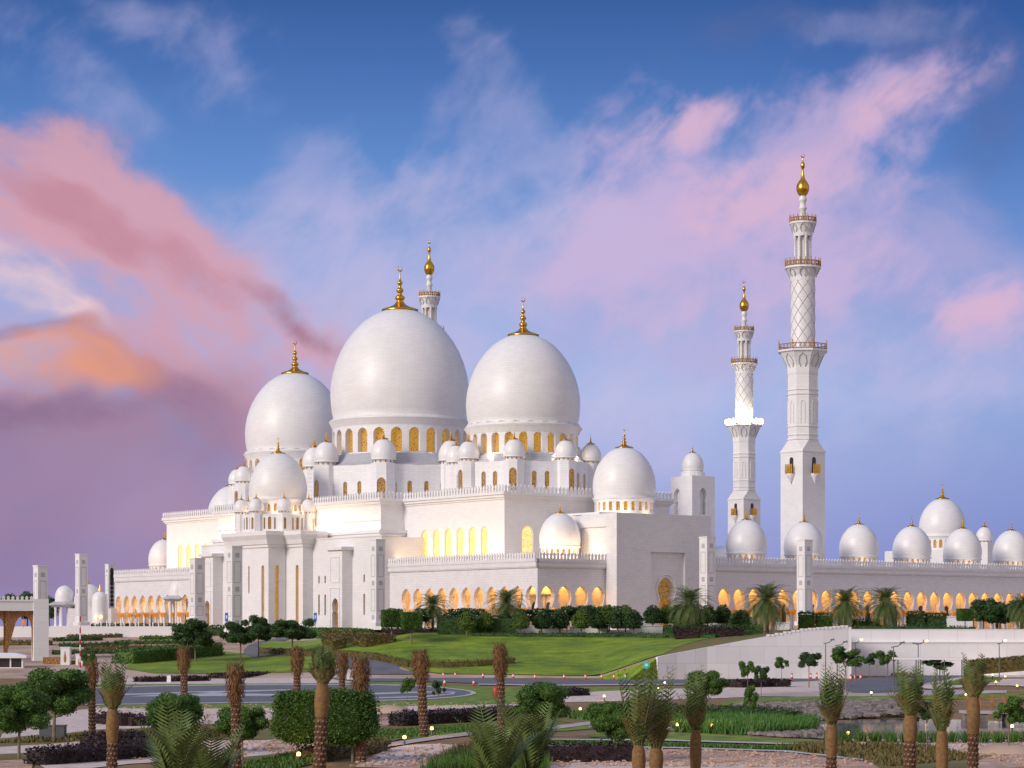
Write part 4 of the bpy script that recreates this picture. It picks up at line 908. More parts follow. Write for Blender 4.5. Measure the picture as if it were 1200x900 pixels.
def fine(pts, k=6):
    o = []
    for a, b in zip(pts, pts[1:]):
        for i in range(k): o.append(tuple(Vector(a).lerp(Vector(b), i / k)))
    return o + [pts[-1]]
w1 = fine(WALL1); mb = MB(); wall_strip(mb, w1, lambda i: LOW - .1, lambda i: T(w1[i][0], min(376, w1[i][1])) + .25)
root = empty('retaining_wall', (23.2, 364.5, LOW), 0, 'pale curving retaining wall that rises to the right from the edge of the lawn', 'retaining wall')
o = mb.build('wall', 'concrete_white', root, loc=(-23.2, -364.5, -LOW))
mb = MB(); fl = [p for p in w1 if p[0] > 40]; 
for a, b in zip(fl, fl[1:]):
    p, q = Vector(a), Vector(b); zz = T(p.x, 376) + .25
    for k in range(2): c_ = p.lerp(q, k / 2 + .2); mb.box(c_.x - .28, c_.x + .28, c_.y - .06, c_.y + .5, zz, zz + .35)
mb.build('coping', 'white_paint', root, loc=(-23.2, -364.5, -LOW))
mb = MB(); mb.box(55.15, 55.65, 375, 398.4, LOW - .1, .45); mb.build('end_wall', 'concrete_white', root, loc=(-23.2, -364.5, -LOW))
root = empty('retaining_wall', (100, 398, LOW), 0, 'long straight pale retaining wall behind the street lamps with a projecting ledge', 'retaining wall')
mb = MB(); mb.box(55.7 - 100, 200, 0, .6, -.1, 8.0); mb.box(55.7 - 100, 200, -.9, 0, -.1, 5.75); mb.build('wall', 'concrete_white', root)
mb = MB(); mb.box(55.7 - 100, 200, -1.05, 0, 5.75, 5.9); mb.box(55.7 - 100, 200, -.08, .66, 8.0, 8.12); mb.build('ledge', 'white_paint', root)
# white boundary wall at the far left
root = empty('boundary_wall', (-120, 500, -1), 0, 'low white boundary wall below the clipped hedge at far left', 'boundary wall')
mb = MB(); p = at(-40, 500).x + 120; q = at(222, 500).x + 120; mb.box(p, q, 0, .6, -.9, 1.75 + 0); mb.build('wall', 'white_paint', root)
# planter walls in front of the arcade
def planter(px0, px1, y0, y1, Y, label):
    p = at((px0 + px1) / 2, Y); zb = zy(y1, Y) ; h = zy(y0, Y) - zb; w_ = (px1 - px0) * Y / F / 2
    t = empty('planter', (p.x, p.y, zb - .6), 0, label, 'planter', 'white marble planters in front of the mosque')
    mb = MB(); mb.box(-w_, w_, 0, 1.6, 0, h + .45); mb.build('box', 'marble_plain', t); mb = MB(); mb.box(-w_ - .15, w_ + .15, -.15, 1.75, h + .45, h + .6); mb.build('rim', 'white_paint', t)
for i, (a, b, y0, y1, tx) in enumerate([(551, 571, 732.5, 743, 'small white planter behind the second round bush of the row'), (602, 631, 732.5, 744, 'white planter behind the fourth round bush of the row'), (636, 660, 734, 743, 'white planter near the foot of the arcade corner'), (668, 712, 734, 744, 'long white planter left of the portal'), (738, 777, 733, 746, 'largest white planter below the portal doorway'), (845, 885, 726, 735, 'white planter block right of the portal palm'), (1108, 1140, 722, 735, 'white planter block near the dark trees at right'), (912, 925, 729, 737, 'white planter below the tall pylon')]):
    planter(a, b, y0, y1, 421 + (i % 2) * 2, tx)

# ------------------------------------------------------------------ vegetation builders
def leaf(mb, p, s, up=.3, mi=0):
    d1 = Vector((random.gauss(0, 1), random.gauss(0, 1), random.gauss(0, .6))).normalized(); d2 = Vector((random.gauss(0, 1), random.gauss(0, 1), random.gauss(up, 1))).cross(d1)
    if d2.length < 1e-3: return
    d2.normalize(); a = d1 * s; b = d2 * s * .5
    mb.cur = mi; mb.face([p - a, p - b, p + a, p + b])
def crown(mb, blobs, n, s, shell=.55, flat=None, core=.72):
    vol = [a * b * c_ for (_, _, _, a, b, c_) in blobs]; tot = sum(v ** .67 for v in vol)
    for (x, y, z, a, b, c_), v in zip(blobs, vol):
        if core and shell < .9:
            i0 = len(mb.v); mb.lathe([(.01, -1), (.6, -.8), (.95, -.3), (.95, .3), (.6, .8), (.01, 1)], 0, 0, 0, 9)
            for q_ in range(i0, len(mb.v)): vx = mb.v[q_]; mb.v[q_] = (x + vx[0] * a * core, y + vx[1] * b * core, z + vx[2] * c_ * core)
        for _ in range(int(n * v ** .67 / tot)):
            q = Vector((random.gauss(0, 1), random.gauss(0, 1), random.gauss(0, 1))).normalized() * (shell + (1 - shell) * random.random() ** .6) * (1 + random.gauss(0, .06))
            if flat and q.z < -flat: q.z = -flat * random.uniform(.6, 1)
            leaf(mb, Vector((x + q.x * a, y + q.y * b, z + q.z * c_)), s * random.uniform(.6, 1.3))
def blobset(rx, rz, z, k, r=.5, seed=0):
    rd = random.Random(seed); o = []
    for i in range(k):
        a = rd.random() * 2 * PI; q = math.sqrt(rd.random()) * (1 - r * .8); h = rd.uniform(-1, 1) * (1 - r) * math.sqrt(max(0, 1 - q * q)); rr = r * rd.uniform(.65, 1.15)
        o.append((q * rx * math.cos(a), q * rx * math.sin(a), z + h * rz, rr * rx, rr * rx, rr * rz))
    return o
def tree(name, h, rx, rz, tr, lm, n, ls, k=9, seed=0, limbs=5, core=True, blr=.5, bark='bark_grey', extra=None):
    t = empty(name, (0, 0, 0)); rd = random.Random(seed); zc = h - rz; bl = blobset(rx, rz, zc, k, blr, seed)
    tm = MB(); fk = Vector((rd.uniform(-.1, .1), rd.uniform(-.1, .1), max(.4, zc - rz * .75))); tm.path([(0, 0, -.3), tuple(fk * .5), tuple(fk)], [tr, tr * .8, tr * .7], 7)
    for i in range(limbs):
        b = bl[i % len(bl)]; e = Vector(b[:3]); m_ = fk.lerp(e, .5) + Vector((rd.uniform(-.2, .2), rd.uniform(-.2, .2), .1)); tm.path([tuple(fk), tuple(m_), tuple(e)], [tr * .55, tr * .35, tr * .15], 5)
    tm.build('trunk', bark, t)
    cm = MB(); crown(cm, bl, n, ls); 
    if extra: crown(cm, blobset(rx * 1.02, rz * 1.02, zc, k, blr, seed), extra, ls * .8, .95); 
    if extra:
        for i in range(len(cm.f) - extra, len(cm.f)): 
            if i >= 0: cm.mi[i] = 1
    cm.build('crown', [lm] + (['blossom'] if extra else []), t)
    return t
used = {}
def put(key, maker, loc, label, group=None, rz=None, sc=1, cat=None):
    rz = random.random() * 6.28 if rz is None else rz
    if key not in used:
        t = maker(); used[key] = t; t.location = loc; t.rotation_euler = (0, 0, rz); t.scale = (sc, sc, sc) if not isinstance(sc, tuple) else sc
        t['label'] = label; t['category'] = cat
        if group: t['group'] = group
        return t
    return dup(used[key], loc, rz, label, group, sc)
def place(px, Y, ybase=None):
    if ybase is not None and Y is None: return gh(px, ybase)
    X = (px - CX) * Y / F; z = zy(ybase, Y) if ybase is not None else T(X, Y); return Vector((X, Y, z))

def frond(mb, base, az_, el0, L, droop, nl, ll, mi=0, w_=.035, vee=.6, side=1.0, lw=.055):
    """arching midrib with leaflets"""
    p = Vector(base); e = el0; pts = [p.copy()]; st = L / 10
    for k in range(10):
        p = p + Vector((math.cos(az_) * math.cos(e), math.sin(az_) * math.cos(e), math.sin(e))) * st; pts.append(p.copy()); e -= droop / 10 * (1 + k * .12)
    mb.cur = mi; mb.path([tuple(q) for q in pts[::2]], [w_, w_ * .8, w_ * .65, w_ * .45, w_ * .3, w_ * .15], 3)
    sd = Vector((-math.sin(az_), math.cos(az_), 0))
    for k in range(nl):
        f = .14 + .86 * k / nl; i = min(9, int(f * 10)); q = pts[i].lerp(pts[i + 1], f * 10 - i); tn = (pts[i + 1] - pts[i]).normalized(); up = sd.cross(tn).normalized()
        l = ll * (math.sin(PI * min(1, .15 + f * .85)) ** .6 + .15) * random.uniform(.85, 1.1)
        for s in (-1, 1):
            dr = (tn * .75 + sd * s * side + (-up if up.z > 0 else up) * -.0 + up * vee * (1 if up.z > 0 else -1) * .5 + Vector((0, 0, -.22))).normalized()
            tip = q + dr * l; mid = q + dr * l * .45 + up * .02; W_ = l * lw
            mb.face([q + tn * W_ * .6, mid + tn * W_, tip, mid - tn * W_, q - tn * W_ * .6])
def date_palm():
    t = empty('date_palm', (0, 0, 0)); tm = MB()
    for k in range(13): z = k * .42; tm.lathe([(.27, 0), (.33, .30), (.25, .42)], 0, 0, z, 9, a0=k * .3)
    tm.build('trunk', 'trunk', t)
    cm = MB(); rd = random.Random(3)
    for k in range(90):
        f = k / 90; el_ = lerp(1.42, -.8, f ** .85); frond(cm, (0, 0, 5.6 - .6 * f), k * 2.399, el_, rd.uniform(5.0, 6.0) * (.85 if f < .1 else 1), rd.uniform(.8, 1.4), 26, .85, w_=.05)
    cm.build('crown', 'palm_green', t); dm = MB()
    for k in range(14): frond(dm, (0, 0, 5.1), k * 2.4, -.75 - rd.random() * .4, 2.6, .5, 16, .4)
    dm.build('dry_fronds', 'palm_dry', t); return t
def boots(mb, z0, z1, r0, r1, mi=0, tipmi=1):
    z = z0; k = 0
    while z < z1:
        r_ = lerp(r0, r1, (z - z0) / (z1 - z0)); n = 8
        for j in range(n):
            a = 2 * PI * (j + .5 * (k % 2)) / n; c_, s_ = math.cos(a), math.sin(a); w_ = r_ * .42
            P_ = lambda rr, y, zz: Vector((c_ * rr - s_ * y, s_ * rr + c_ * y, zz))
            b0, b1, tp = P_(r_ * .9, -w_, z), P_(r_ * .9, w_, z), P_(r_ * 1.28, 0, z + .26)
            t0, t1 = P_(r_ * 1.25, -w_ * .45, z + .24), P_(r_ * 1.25, w_ * .45, z + .24); k0, k1 = P_(r_ * .95, -w_ * .5, z + .34), P_(r_ * .95, w_ * .5, z + .34)
            mb.cur = mi; mb.face([b0, b1, t1, t0]); mb.face([b0, t0, k0]); mb.face([b1, k1, t1]); mb.cur = tipmi; mb.face([t0, t1, k1, k0])
        z += .28; k += 1
def young_palm(style, H, seed, bare=None, wrap=None):
    """newly planted date palm: boot-patterned trunk, bundled top"""
    t = empty('young_palm', (0, 0, 0)); rd = random.Random(seed); random.seed(seed); top = H * (bare or .52)
    tm = MB(); tm.lathe([(.27, -.3), (.26, 0), (.24, top)], 0, 0, 0, 10); boots(tm, 0, top, .25, .23); tm.build('trunk', ['trunk', 'boot_tip'], t)
    if style == 'stub':                                # tattered brown bundle of cut leaf bases
        b = MB(); b.lathe([(.24, top), (.30, top + .5), (.34, top + 1.2), (.30, H - .8), (.24, H - .3)], 0, 0, 0, 10); 
        for k in range(520):
            z = rd.uniform(top + .2, H - .1); a = rd.random() * 6.28; f = (z - top) / (H - top); r_ = (.30 + .16 * math.sin(f * PI)) + .10 * f
            p = Vector((math.cos(a) * r_ * .9, math.sin(a) * r_ * .9, z)); dr = Vector((math.cos(a + rd.gauss(0, .5)) * .4, math.sin(a + rd.gauss(0, .5)) * .4, rd.choice((-1, -1, 1)) * rd.uniform(.4, 1))).normalized(); l = rd.uniform(.2, .55)
            s_ = dr.cross(Vector((math.cos(a), math.sin(a), .2))).normalized() * .035; b.cur = 1; b.face([p - s_, p + s_, p + dr * l])
        b.build('leaf_bases', ['burlap', 'thatch'], t)
        c_ = MB()
        for k in range(7): frond(c_, (0, 0, H - .7), k * 2.4, 1.35, .8, .3, 8, .22, side=.5)
        c_.build('fronds', 'palm_green', t)
    else:
        wr = H * (wrap or .6); b = MB()
        b.lathe([(.24, top - .1), (.29, top + .15), (.34, lerp(top, wr, .45)), (.31, lerp(top, wr, .8)), (.22, wr)], 0, 0, 0, 12); b.build('burlap_wrap', 'burlap', t, True)
        c_ = MB()
        for k in range(20 if style == 'tied' else 17):
            a = k * 2.4; el_ = rd.uniform(1.27, 1.46); L_ = (H - wr) * (rd.uniform(.5, .9) if k % 4 else rd.uniform(.92, 1.06)); frond(c_, (math.cos(a) * .15, math.sin(a) * .15, wr - .2), a, el_, L_, rd.uniform(-.42, -.10), 15, .60, side=.85, w_=.035, lw=.085)
        c_.build('fronds', 'palm_green', t)
        d_ = MB()
        for k in range(9): a = k * 2.4 + 1; frond(d_, (math.cos(a) * .2, math.sin(a) * .2, wr - .1), a, rd.uniform(1.2, 1.48), (H - wr) * rd.uniform(.35, .75), rd.uniform(-.1, .9), 12, .46, side=.9, lw=.08)
        d_.build('dry_fronds', 'palm_dry', t)
    random.seed(seed + 99); return t

# date palms on the mosque terrace
G = 'full-grown date palms beside the mosque'
for px, Y, yb, top, tx in [(594, 424, 738, 681, 'date palm in front of the arcade corner, standing over the long hedge'), (507, 428, 738, 688, 'smaller date palm in front of the left arcade arches'), (808, 410, 742, 678, 'date palm directly right of the portal doorway'), (899, 396, 742, 673, 'widest date palm, standing left of the tall pylon'), (991, 402, 740, 680, 'date palm behind the corner of the retaining wall, left of its twin'), (1037, 402, 740, 678, 'date palm behind the straight retaining wall, right of its twin'), (1198, 400, 738, 690, 'date palm cut off by the right edge')]:
    p = place(px, Y, yb); h = (yb - top) * Y / F; put('dp', date_palm, p, tx, G, sc=h / 10.0, cat='palm')
# newly planted palms along the drives (x, top, base, style, label)
G = 'newly planted palms with tied tops'
BW = {1: (.25, .53), 5: (.42, .68), 10: (.07, .30), 11: (.08, .28), 12: (.06, .42), 13: (.17, .44), 14: (.30, .52), 15: (.06, .44), 16: (.30, .61)}
YP = [(108, 773, 864, 'stub', 'bare palm trunk with brown top standing behind its green-topped neighbour at left'), (131, 765, 905, 'wrapped', 'green-topped palm in the left foreground beside the bare trunk'), (216, 757, 838, 'stub', 'brown-topped palm rising behind the round bushes at left'), (277, 776, 908, 'stub', 'thick shaggy brown palm trunk in the left foreground'), (348, 757, 846, 'stub', 'brown-topped palm left of the clipped block tree'), (374, 750, 908, 'wrapped', 'tall green-tipped palm in front of the clipped block tree'), (400, 764, 846, 'stub', 'brown-topped palm behind the right half of the clipped block tree'), (423, 768, 893, 'stub', 'brown-topped palm at the right end of the clipped block tree'), (497, 761, 864, 'stub', 'lone brown palm trunk beside the path lamp'), (588, 754, 866, 'stub', 'bare brown palm trunk in front of the big lawn'), (749, 768, 918, 'tied', 'green palm bundle, left one of the pair beside the round tree'), (769, 778, 915, 'tied', 'green palm bundle, right one of the pair beside the round tree'), (815, 777, 912, 'wrapped', 'palm with wide burlap wrap and narrow green top right of the pair'), (974, 772, 908, 'wrapped', 'leftmost of the four tied palms by the pond'), (1066, 770, 912, 'wrapped', 'second of the four tied palms by the pond'), (1104, 775, 920, 'tied', 'third of the four tied palms by the pond, with the greenest top'), (1140, 761, 905, 'wrapped', 'rightmost of the four tied palms by the pond')]
for i, (px, yt, yb, st, tx) in enumerate(YP):
    p = gl(px, yb); h = (yb - yt) * p.y / F
    k_ = 'yp%d' % i; HH = {'stub': 6.2, 'wrapped': 7.0, 'tied': 7.0}[st]
    put(k_, lambda: young_palm(st, HH, 11 + i, .62 if st == 'stub' else BW[i][0], None if st == 'stub' else BW[i][1]), p, tx, G, sc=((1.02 + .1 * (i % 3)) * (h / HH) ** .5, (1.02 + .1 * (i % 3)) * (h / HH) ** .5, h / HH), cat='palm').rotation_euler[0] = R((2.2, -1.5, 0.6, -2.6, 1.2)[i % 5])
# bushy young palms close to the camera, only their fronds in view
def frond_clump(n, L, seed, mt='palm_green'):
    def mk():
        t = empty('palm_clump', (0, 0, 0)); rd = random.Random(seed); c_ = MB()
        for k in range(n): a = k * 2.4; frond(c_, (0, 0, 0), a, rd.uniform(1.1, 1.5), L * rd.uniform(.7, 1.05), rd.uniform(.0, .6), 22, .55, side=1.15, w_=.03, lw=.075)
        c_.build('fronds', mt, t); tm = MB(); tm.lathe([(.3, -3.2), (.25, -.2), (.1, .3)], 0, 0, 0, 9); tm.build('trunk', 'trunk', t); return t
    return mk
for px, yb, Y, L, tx, nm in [(205, 935, 62, 2.7, 'leafy palm crown at the bottom edge in front of the round bushes at left', 'a'), (243, 945, 66, 2.7, 'smaller leafy palm fronds at the bottom edge left of the shaggy trunk', 'a'), (577, 935, 62, 2.9, 'dry-tipped palm fronds at the bottom edge, left one of two', 'b'), (618, 915, 66, 2.9, 'taller dry-tipped palm fronds in front of the lone round tree, right one of two', 'b')]:
    put('fc' + nm, frond_clump(9, L, 5 if nm == 'a' else 9, 'palm_green'), Vector(((px - CX) * Y / F, Y, zy(yb, Y))), tx, 'palm crowns close to the camera', cat='palm')

# rounded foreground trees
def rt(seed, n=20000): return lambda: tree('round_tree', 5.0, 2.5, 1.75, .13, 'leaf_mid', n, .095, 34, seed, 5, blr=.34)
G = 'rounded young trees in the foreground'
for i, (px, yt, yb, wpx, tx) in enumerate([(63, 778, 868, 92, 'large round tree behind its neighbour at the left edge'), (22, 800, 890, 82, 'round tree cut by the left edge of the view'), (206, 808, 884, 74, 'round bushy tree left of the shaggy palm trunk'), (284, 824, 892, 64, 'low round tree behind the shaggy palm trunk'), (636, 798, 868, 70, 'round tree in the middle behind the dry palm fronds'), (719, 818, 892, 66, 'round tree left of the pair of green palm bundles'), (828, 783, 834, 52, 'dark round tree in front of the curving retaining wall')]):
    p = gl(px, yb); s = F / p.y; put('rt%d' % (i % 3), rt(20 + i % 3), p, tx, G, sc=(wpx / s / 5.0, wpx / s / 5.0, (yb - yt) / s / 5.0), cat='tree')
def block_tree():
    t = empty('clipped_tree', (0, 0, 0)); tm = MB()
    for x in (-1.7, 0, 1.7): tm.tube((x, 0, -.2), (x, 0, 1.6), .1, .08)
    tm.build('trunk', 'bark_grey', t); cm = MB()
    cm.box(-2.2, 2.2, -.85, .85, 1.6, 3.8)
    for _ in range(26000):
        v_ = Vector((random.uniform(-1, 1), random.uniform(-1, 1), random.uniform(-1, 1))); m_ = (v_.x ** 4 + v_.y ** 4 + v_.z ** 4) ** .25 * (1 + .05 * math.sin(v_.x * 7 + v_.z * 5))
        q = v_ / m_ * (random.uniform(.88, 1.0) + abs(random.gauss(0, .06))); q = q * 1.02
        leaf(cm, Vector((q.x * 2.95, q.y * 1.3, 2.75 + q.z * 1.5)), random.uniform(.05, .11))
    cm.build('crown', 'leaf_mid', t); return t
p = gl(381, 893); put('bt', block_tree, p, 'wide box-clipped tree in the foreground between the tied palms', cat='clipped tree', rz=0, sc=(.98, 1, 1.0))

# umbrella trees on the slope and others at mid distance
G = 'broad-crowned trees on the slope'
def ut(seed): return lambda: tree('shade_tree', 7.2, 4.0, 2.4, .16, 'leaf_dark', 9000, .17, 26, seed, 7, blr=.28)
for i, (px, yt, yb, wpx, Y, tx) in enumerate([(229, 724, 778, 56, 412, 'dark shade tree left of the group of two on the slope'), (282, 722, 776, 50, 414, 'dark shade tree, left one of the two beside the drive'), (303, 720, 770, 40, 420, 'dark shade tree, right one of the two beside the drive'), (343, 719, 770, 56, 415, 'olive-green shade tree where the drive meets the lawn')]):
    p = place(px, Y, yb); s = F / Y; put('ut%d' % (i % 2), ut(40 + i % 2), p, tx, G, sc=(wpx / s / 7.6, wpx / s / 7.6, (yb - yt) / s / 7.2), cat='tree')
G = 'thin young trees near the retaining walls'
def tt(seed, lm): return lambda: tree('young_tree', 6.0, 1.9, 1.6, .07, lm, 2600, .13, 16, seed, 8, blr=.30)
for i, (px, yt, yb, wpx, tx) in enumerate([(916, 768, 800, 20, 'small sparse tree at the foot of the curving wall'), (948, 760, 806, 36, 'spreading young tree left of the street lamps'), (992, 755, 812, 44, 'largest young tree growing in front of the corner of the walls'), (1019, 764, 798, 20, 'thin tree right of the largest young tree'), (1040, 760, 800, 28, 'dark small tree behind the tall street lamp'), (1098, 768, 803, 40, 'dark tree under the white canopy'), (1112, 757, 790, 34, 'tree showing above the white canopy'), (1166, 750, 790, 40, 'tree near the right edge above the winding path'), (876, 772, 816, 22, 'first slender tree left of the curving wall trees'), (892, 776, 822, 24, 'slender tree in front of the pale bed'), (880, 800, 868, 22, 'thin tree in front of the reeds'), (1086, 818, 882, 36, 'tree between two tied palms by the pond'), (1182, 812, 884, 44, 'small tree at the right end of the pond'), (162, 760, 790, 0, ''), (477, 792, 835, 22, 'staked sapling left of the lone palm trunk'), (514, 796, 838, 18, 'staked sapling right of the lone palm trunk'), (104, 762, 800, 22, 'dark young tree beside the brown gateway panels'), (173, 757, 785, 26, 'small tree on the left lawn'), (188, 758, 784, 22, 'second small tree on the left lawn')]):
    if not tx: continue
    p = gl(px, yb); s = F / p.y; lm = ('leaf_mid', 'leaf_dark')[i % 2]; put('tt%d' % (i % 4), tt(60 + i % 4, lm), p, tx, G, sc=(wpx / s / 3.6, wpx / s / 3.6, (yb - yt) / s / 6.0), cat='tree')

# round topiary, box topiary, frangipani row
G = 'row of clipped round bushes in front of the mosque'
def topi(lm): 
    def mk():
        t = empty('topiary', (0, 0, 0)); tm = MB(); tm.tube((0, 0, -.5), (0, 0, .9), .12, .1); tm.build('trunk', 'bark_grey', t)
        cm = MB(); crown(cm, [(0, 0, 1.9, 1.5, 1.5, 1.35), (0, 0, 2.4, 1.1, 1.1, 1.3)], 1500, .17, .85, .75); crown(cm, [(0, 0, 2.0, 1.2, 1.2, 1.2)], 300, .3, .6); cm.build('crown', lm, t); return t
    return mk
tops = [(547, 0), (569, 0), (592, 1), (610, 0), (635, 1), (656, 1), (681, 0), (702, 1), (724, 1), (742, 1), (765, 1), (781, 0), (793, 1), (816, 0), (829, 1), (847, 1), (866, 0), (691, 1), (712, 0), (800, 0), (870, 1), (733, 0)]
for i, (px, kd) in enumerate(sorted(tops)):
    Y = 416 + (i % 3) * 2.5; far = px in (691, 712, 733, 765, 781, 793, 829, 847); p = place(px, Y + (5 if far else 0), 736 + (3 if not far else 1) + 4 * (1 - far)); put('tp%d' % kd, topi(('leaf_lime', 'leaf_dark')[kd] if kd else 'leaf_lime'), p, '%s clipped round bush from the left in the row before the mosque' % ORD[i], G, sc=(1.12 if px < 640 else 1.2), cat='topiary')
def boxt():
    t = empty('box_topiary', (0, 0, 0)); tm = MB(); tm.tube((0, 0, -.5), (0, 0, 2), .16, .12); tm.build('trunk', 'bark_grey', t); cm = MB(); cm.box(-1.42, 1.42, -1.42, 1.42, 2.05, 4.55)
    for _ in range(4200):
        v_ = Vector((random.uniform(-1, 1), random.uniform(-1, 1), random.uniform(-1, 1))); m_ = max(abs(v_.x), abs(v_.y), abs(v_.z)); q = v_ / m_ * random.uniform(.9, 1.02) * (1 - .06 * (v_.length / m_ - 1) ** 2); leaf(cm, Vector((q.x * 1.6, q.y * 1.6, 3.3 + q.z * 1.4)), random.uniform(.1, .2))
    cm.build('crown', 'leaf_mid', t); return t
for px, yb, Y, sc, tx in [(459, 748, 412, 1.08, 'box-clipped tree left of its twin beside the arcade'), (482, 751, 408, 1.08, 'box-clipped tree right of its twin beside the arcade'), (1131, 737, 402, .75, 'small box-clipped tree in front of the white planter at right')]:
    put('bx', boxt, place(px, Y, yb), tx, 'box-clipped trees', rz=.2, sc=sc, cat='clipped tree')
G = 'frangipani trees with pale blossom before the arcade'
def frang(): return tree('frangipani', 5.0, 3.2, 1.7, .16, 'leaf_dark', 2000, .24, 14, 81, 8, blr=.36, extra=170)
for i, (px, wpx) in enumerate([(466, 38), (498, 34), (533, 44), (560, 44), (620, 46), (650, 36), (664, 42), (692, 50), (714, 44)]):
    Y = 425 + (i % 2) * 2; p = place(px, Y, 738.5); s = F / Y; hh = 30 if px > 655 else 27; put('fg', frang, p, '%s blossoming frangipani from the left before the arcade' % ORD[i], G, sc=(wpx / s / 6.2, wpx / s / 6.2, hh / s / 5.0), cat='tree')
# hedge walls built from leaves on a plain inner body
def hedge(name, pts, w_, h, lm, label, dens=26, ls=.15, zf=None, cat='hedge', group=None, kind=None):
    """pts: ground points (x,y,z) of the centre line"""
    base = Vector(pts[0]); t = MB()
    for a, b in zip(pts, pts[1:]):
        a = Vector(a) - base; b = Vector(b) - base; e = (b - a); L = e.length; e.normalize(); n_ = Vector((-e.y, e.x, 0)).normalized()
        t.cur = 0; A = [a - n_ * w_ * .42, b - n_ * w_ * .42, b + n_ * w_ * .42, a + n_ * w_ * .42]; up = Vector((0, 0, h * .86)); dn = Vector((0, 0, -.6))
        t.face([A[0] + up, A[1] + up, A[2] + up, A[3] + up]); t.face([A[0] + dn, A[1] + dn, A[1] + up, A[0] + up]); t.face([A[2] + dn, A[3] + dn, A[3] + up, A[2] + up]); t.face([A[1] + dn, A[2] + dn, A[2] + up, A[1] + up]); t.face([A[3] + dn, A[0] + dn, A[0] + up, A[3] + up])
        for _ in range(int(dens * L * (w_ + 2 * h))):
            f = random.random() * (w_ + 2 * h); q = random.random() * 1.02 - .01
            if f < w_: y, z = f - w_ / 2, h
            elif f < w_ + h: y, z = -w_ / 2, f - w_
            else: y, z = w_ / 2, f - w_ - h
            leaf(t, a.lerp(b, q) + n_ * (y + random.gauss(0, .09)) + Vector((0, 0, z + random.gauss(0, .10) - (.12 if abs(y) > w_ * .4 else 0))), ls * random.uniform(.6, 1.3))
    for a, b in ((pts[0], pts[1]), (pts[-1], pts[-2])):
        a = Vector(a) - base; b = Vector(b) - base; e = (b - a).normalized(); n_ = Vector((-e.y, e.x, 0)).normalized()
        for _ in range(int(dens * w_ * h * 1.6)): leaf(t, a - e * random.uniform(0, .12) + n_ * random.uniform(-w_ / 2, w_ / 2) + Vector((0, 0, random.uniform(0, h))), ls * random.uniform(.6, 1.3))
    o = t.build(name, lm, None, loc=base); return tag(o, label, cat, group, kind)
def hpts(px): return [tuple(gh(x, y)) for x, y in px]
def lpts(px): return [tuple(gl(x, y)) for x, y in px]
hedge('hedge', [tuple(place(513, 420, 741)), tuple(place(603, 420, 741))], 2.5, 3.0, 'leaf_dark', 'tall square-cut dark hedge under the arcade palm', 22)
hedge('hedge', hpts([(555, 746.5), (640, 747), (740, 747), (840, 748)]), 1.2, .7, 'leaf_dark', 'low hedge along the back edge of the big lawn', 14, .2)
hedge('hedge', hpts([(306, 767), (350, 769), (400, 770), (440, 773.5), (470, 780), (480, 783), (520, 783), (560, 781.5), (602, 778.5)]), 1.1, 1.15, 'leaf_olive', 'low clipped hedge curving along the drive in front of the big lawn', 22, .15)
hedge('hedge', [tuple(place(448, 425, 742)), tuple(place(520, 425, 742))], 2, .9, 'leaf_purple', 'dark purple hedge behind the box-clipped trees', 16, .2)
hedge('hedge', [tuple(place(x, 405, y)) for x, y in ((790, 744), (850, 744.5), (870, 744))], 3, 1.2, 'leaf_purple', 'dark red hedge bed at the foot of the portal palm', 14, .2)
hedge('hedge', [tuple(place(x, 409, y)) for x, y in ((778, 741), (830, 741), (893, 740))], 2, 1.2, 'leaf_dark', 'clipped green hedge between portal planters and the palm', 14, .2)
hedge('hedge', [tuple(place(x, 399.5, y)) for x, y in ((998, 739), (1060, 739), (1142, 740.5))], 1.2, .9, 'leaf_dark', 'clipped hedge along the top of the straight retaining wall', 14, .2)
hedge('hedge', [tuple(place(x, 404, 738)) for x in (1000, 1030)], 2, 1.8, 'leaf_dark', 'dark hedge between the two right-hand palms', 14, .2)
for x0, x1, y, h, lm, tx in [(937, 953, 737, 2.9, 'leaf_mid', 'square clipped bush at the foot of the tall pylon, left of its twin'), (957, 974, 737, 2.7, 'leaf_mid', 'square clipped bush right of the tall pylon, beside its twin'), (1064, 1082, 737, 3.0, 'leaf_dark', 'square dark shrub left of the two beneath the right arches'), (1086, 1107, 737, 2.7, 'leaf_dark', 'square dark shrub right of the two beneath the right arches')]:
    hedge('shrub', [tuple(place(x0, 403, y)), tuple(place(x1, 403, y))], 2.5, h, lm, tx, 22, .2, cat='shrub')
# planting on the bank left of the lawn
for x0, y0, x1, y1, w_, h, lm, tx in [(395, 752, 445, 757, 6, 2.0, 'leaf_olive', 'reddish olive shrub bank left of the big lawn'), (360, 745, 420, 747, 6, 1.6, 'leaf_mid', 'green shrub bank behind the reddish one'), (385, 763, 400, 760, 4, 2.2, 'leaf_olive', 'rounded olive shrub beside the drive'), (400, 742, 447, 741, 4, 2.2, 'leaf_dark', 'dark shrub clump below the pylon'), (330, 738, 372, 738, 2, 1.4, 'leaf_dark', 'flat hedge below the arched door pier'), (240, 745, 262, 745, 2, 2.2, 'leaf_dark', 'square hedge block below the stepped tower'), (108, 741, 212, 741, 2.2, 1.9, 'leaf_dark', 'long dark hedge under the left arcade'), (145, 778, 250, 768, 5, 2.4, 'leaf_mid', 'loose green shrub belt on the left slope'), (0, 756, 60, 756, 2, .9, 'leaf_olive', 'low hedge strip behind the gateway')]:
    hedge('shrub', hpts([(x0, y0), (x1, y1)]), w_, h, lm, tx, 10, .25, cat='shrub')
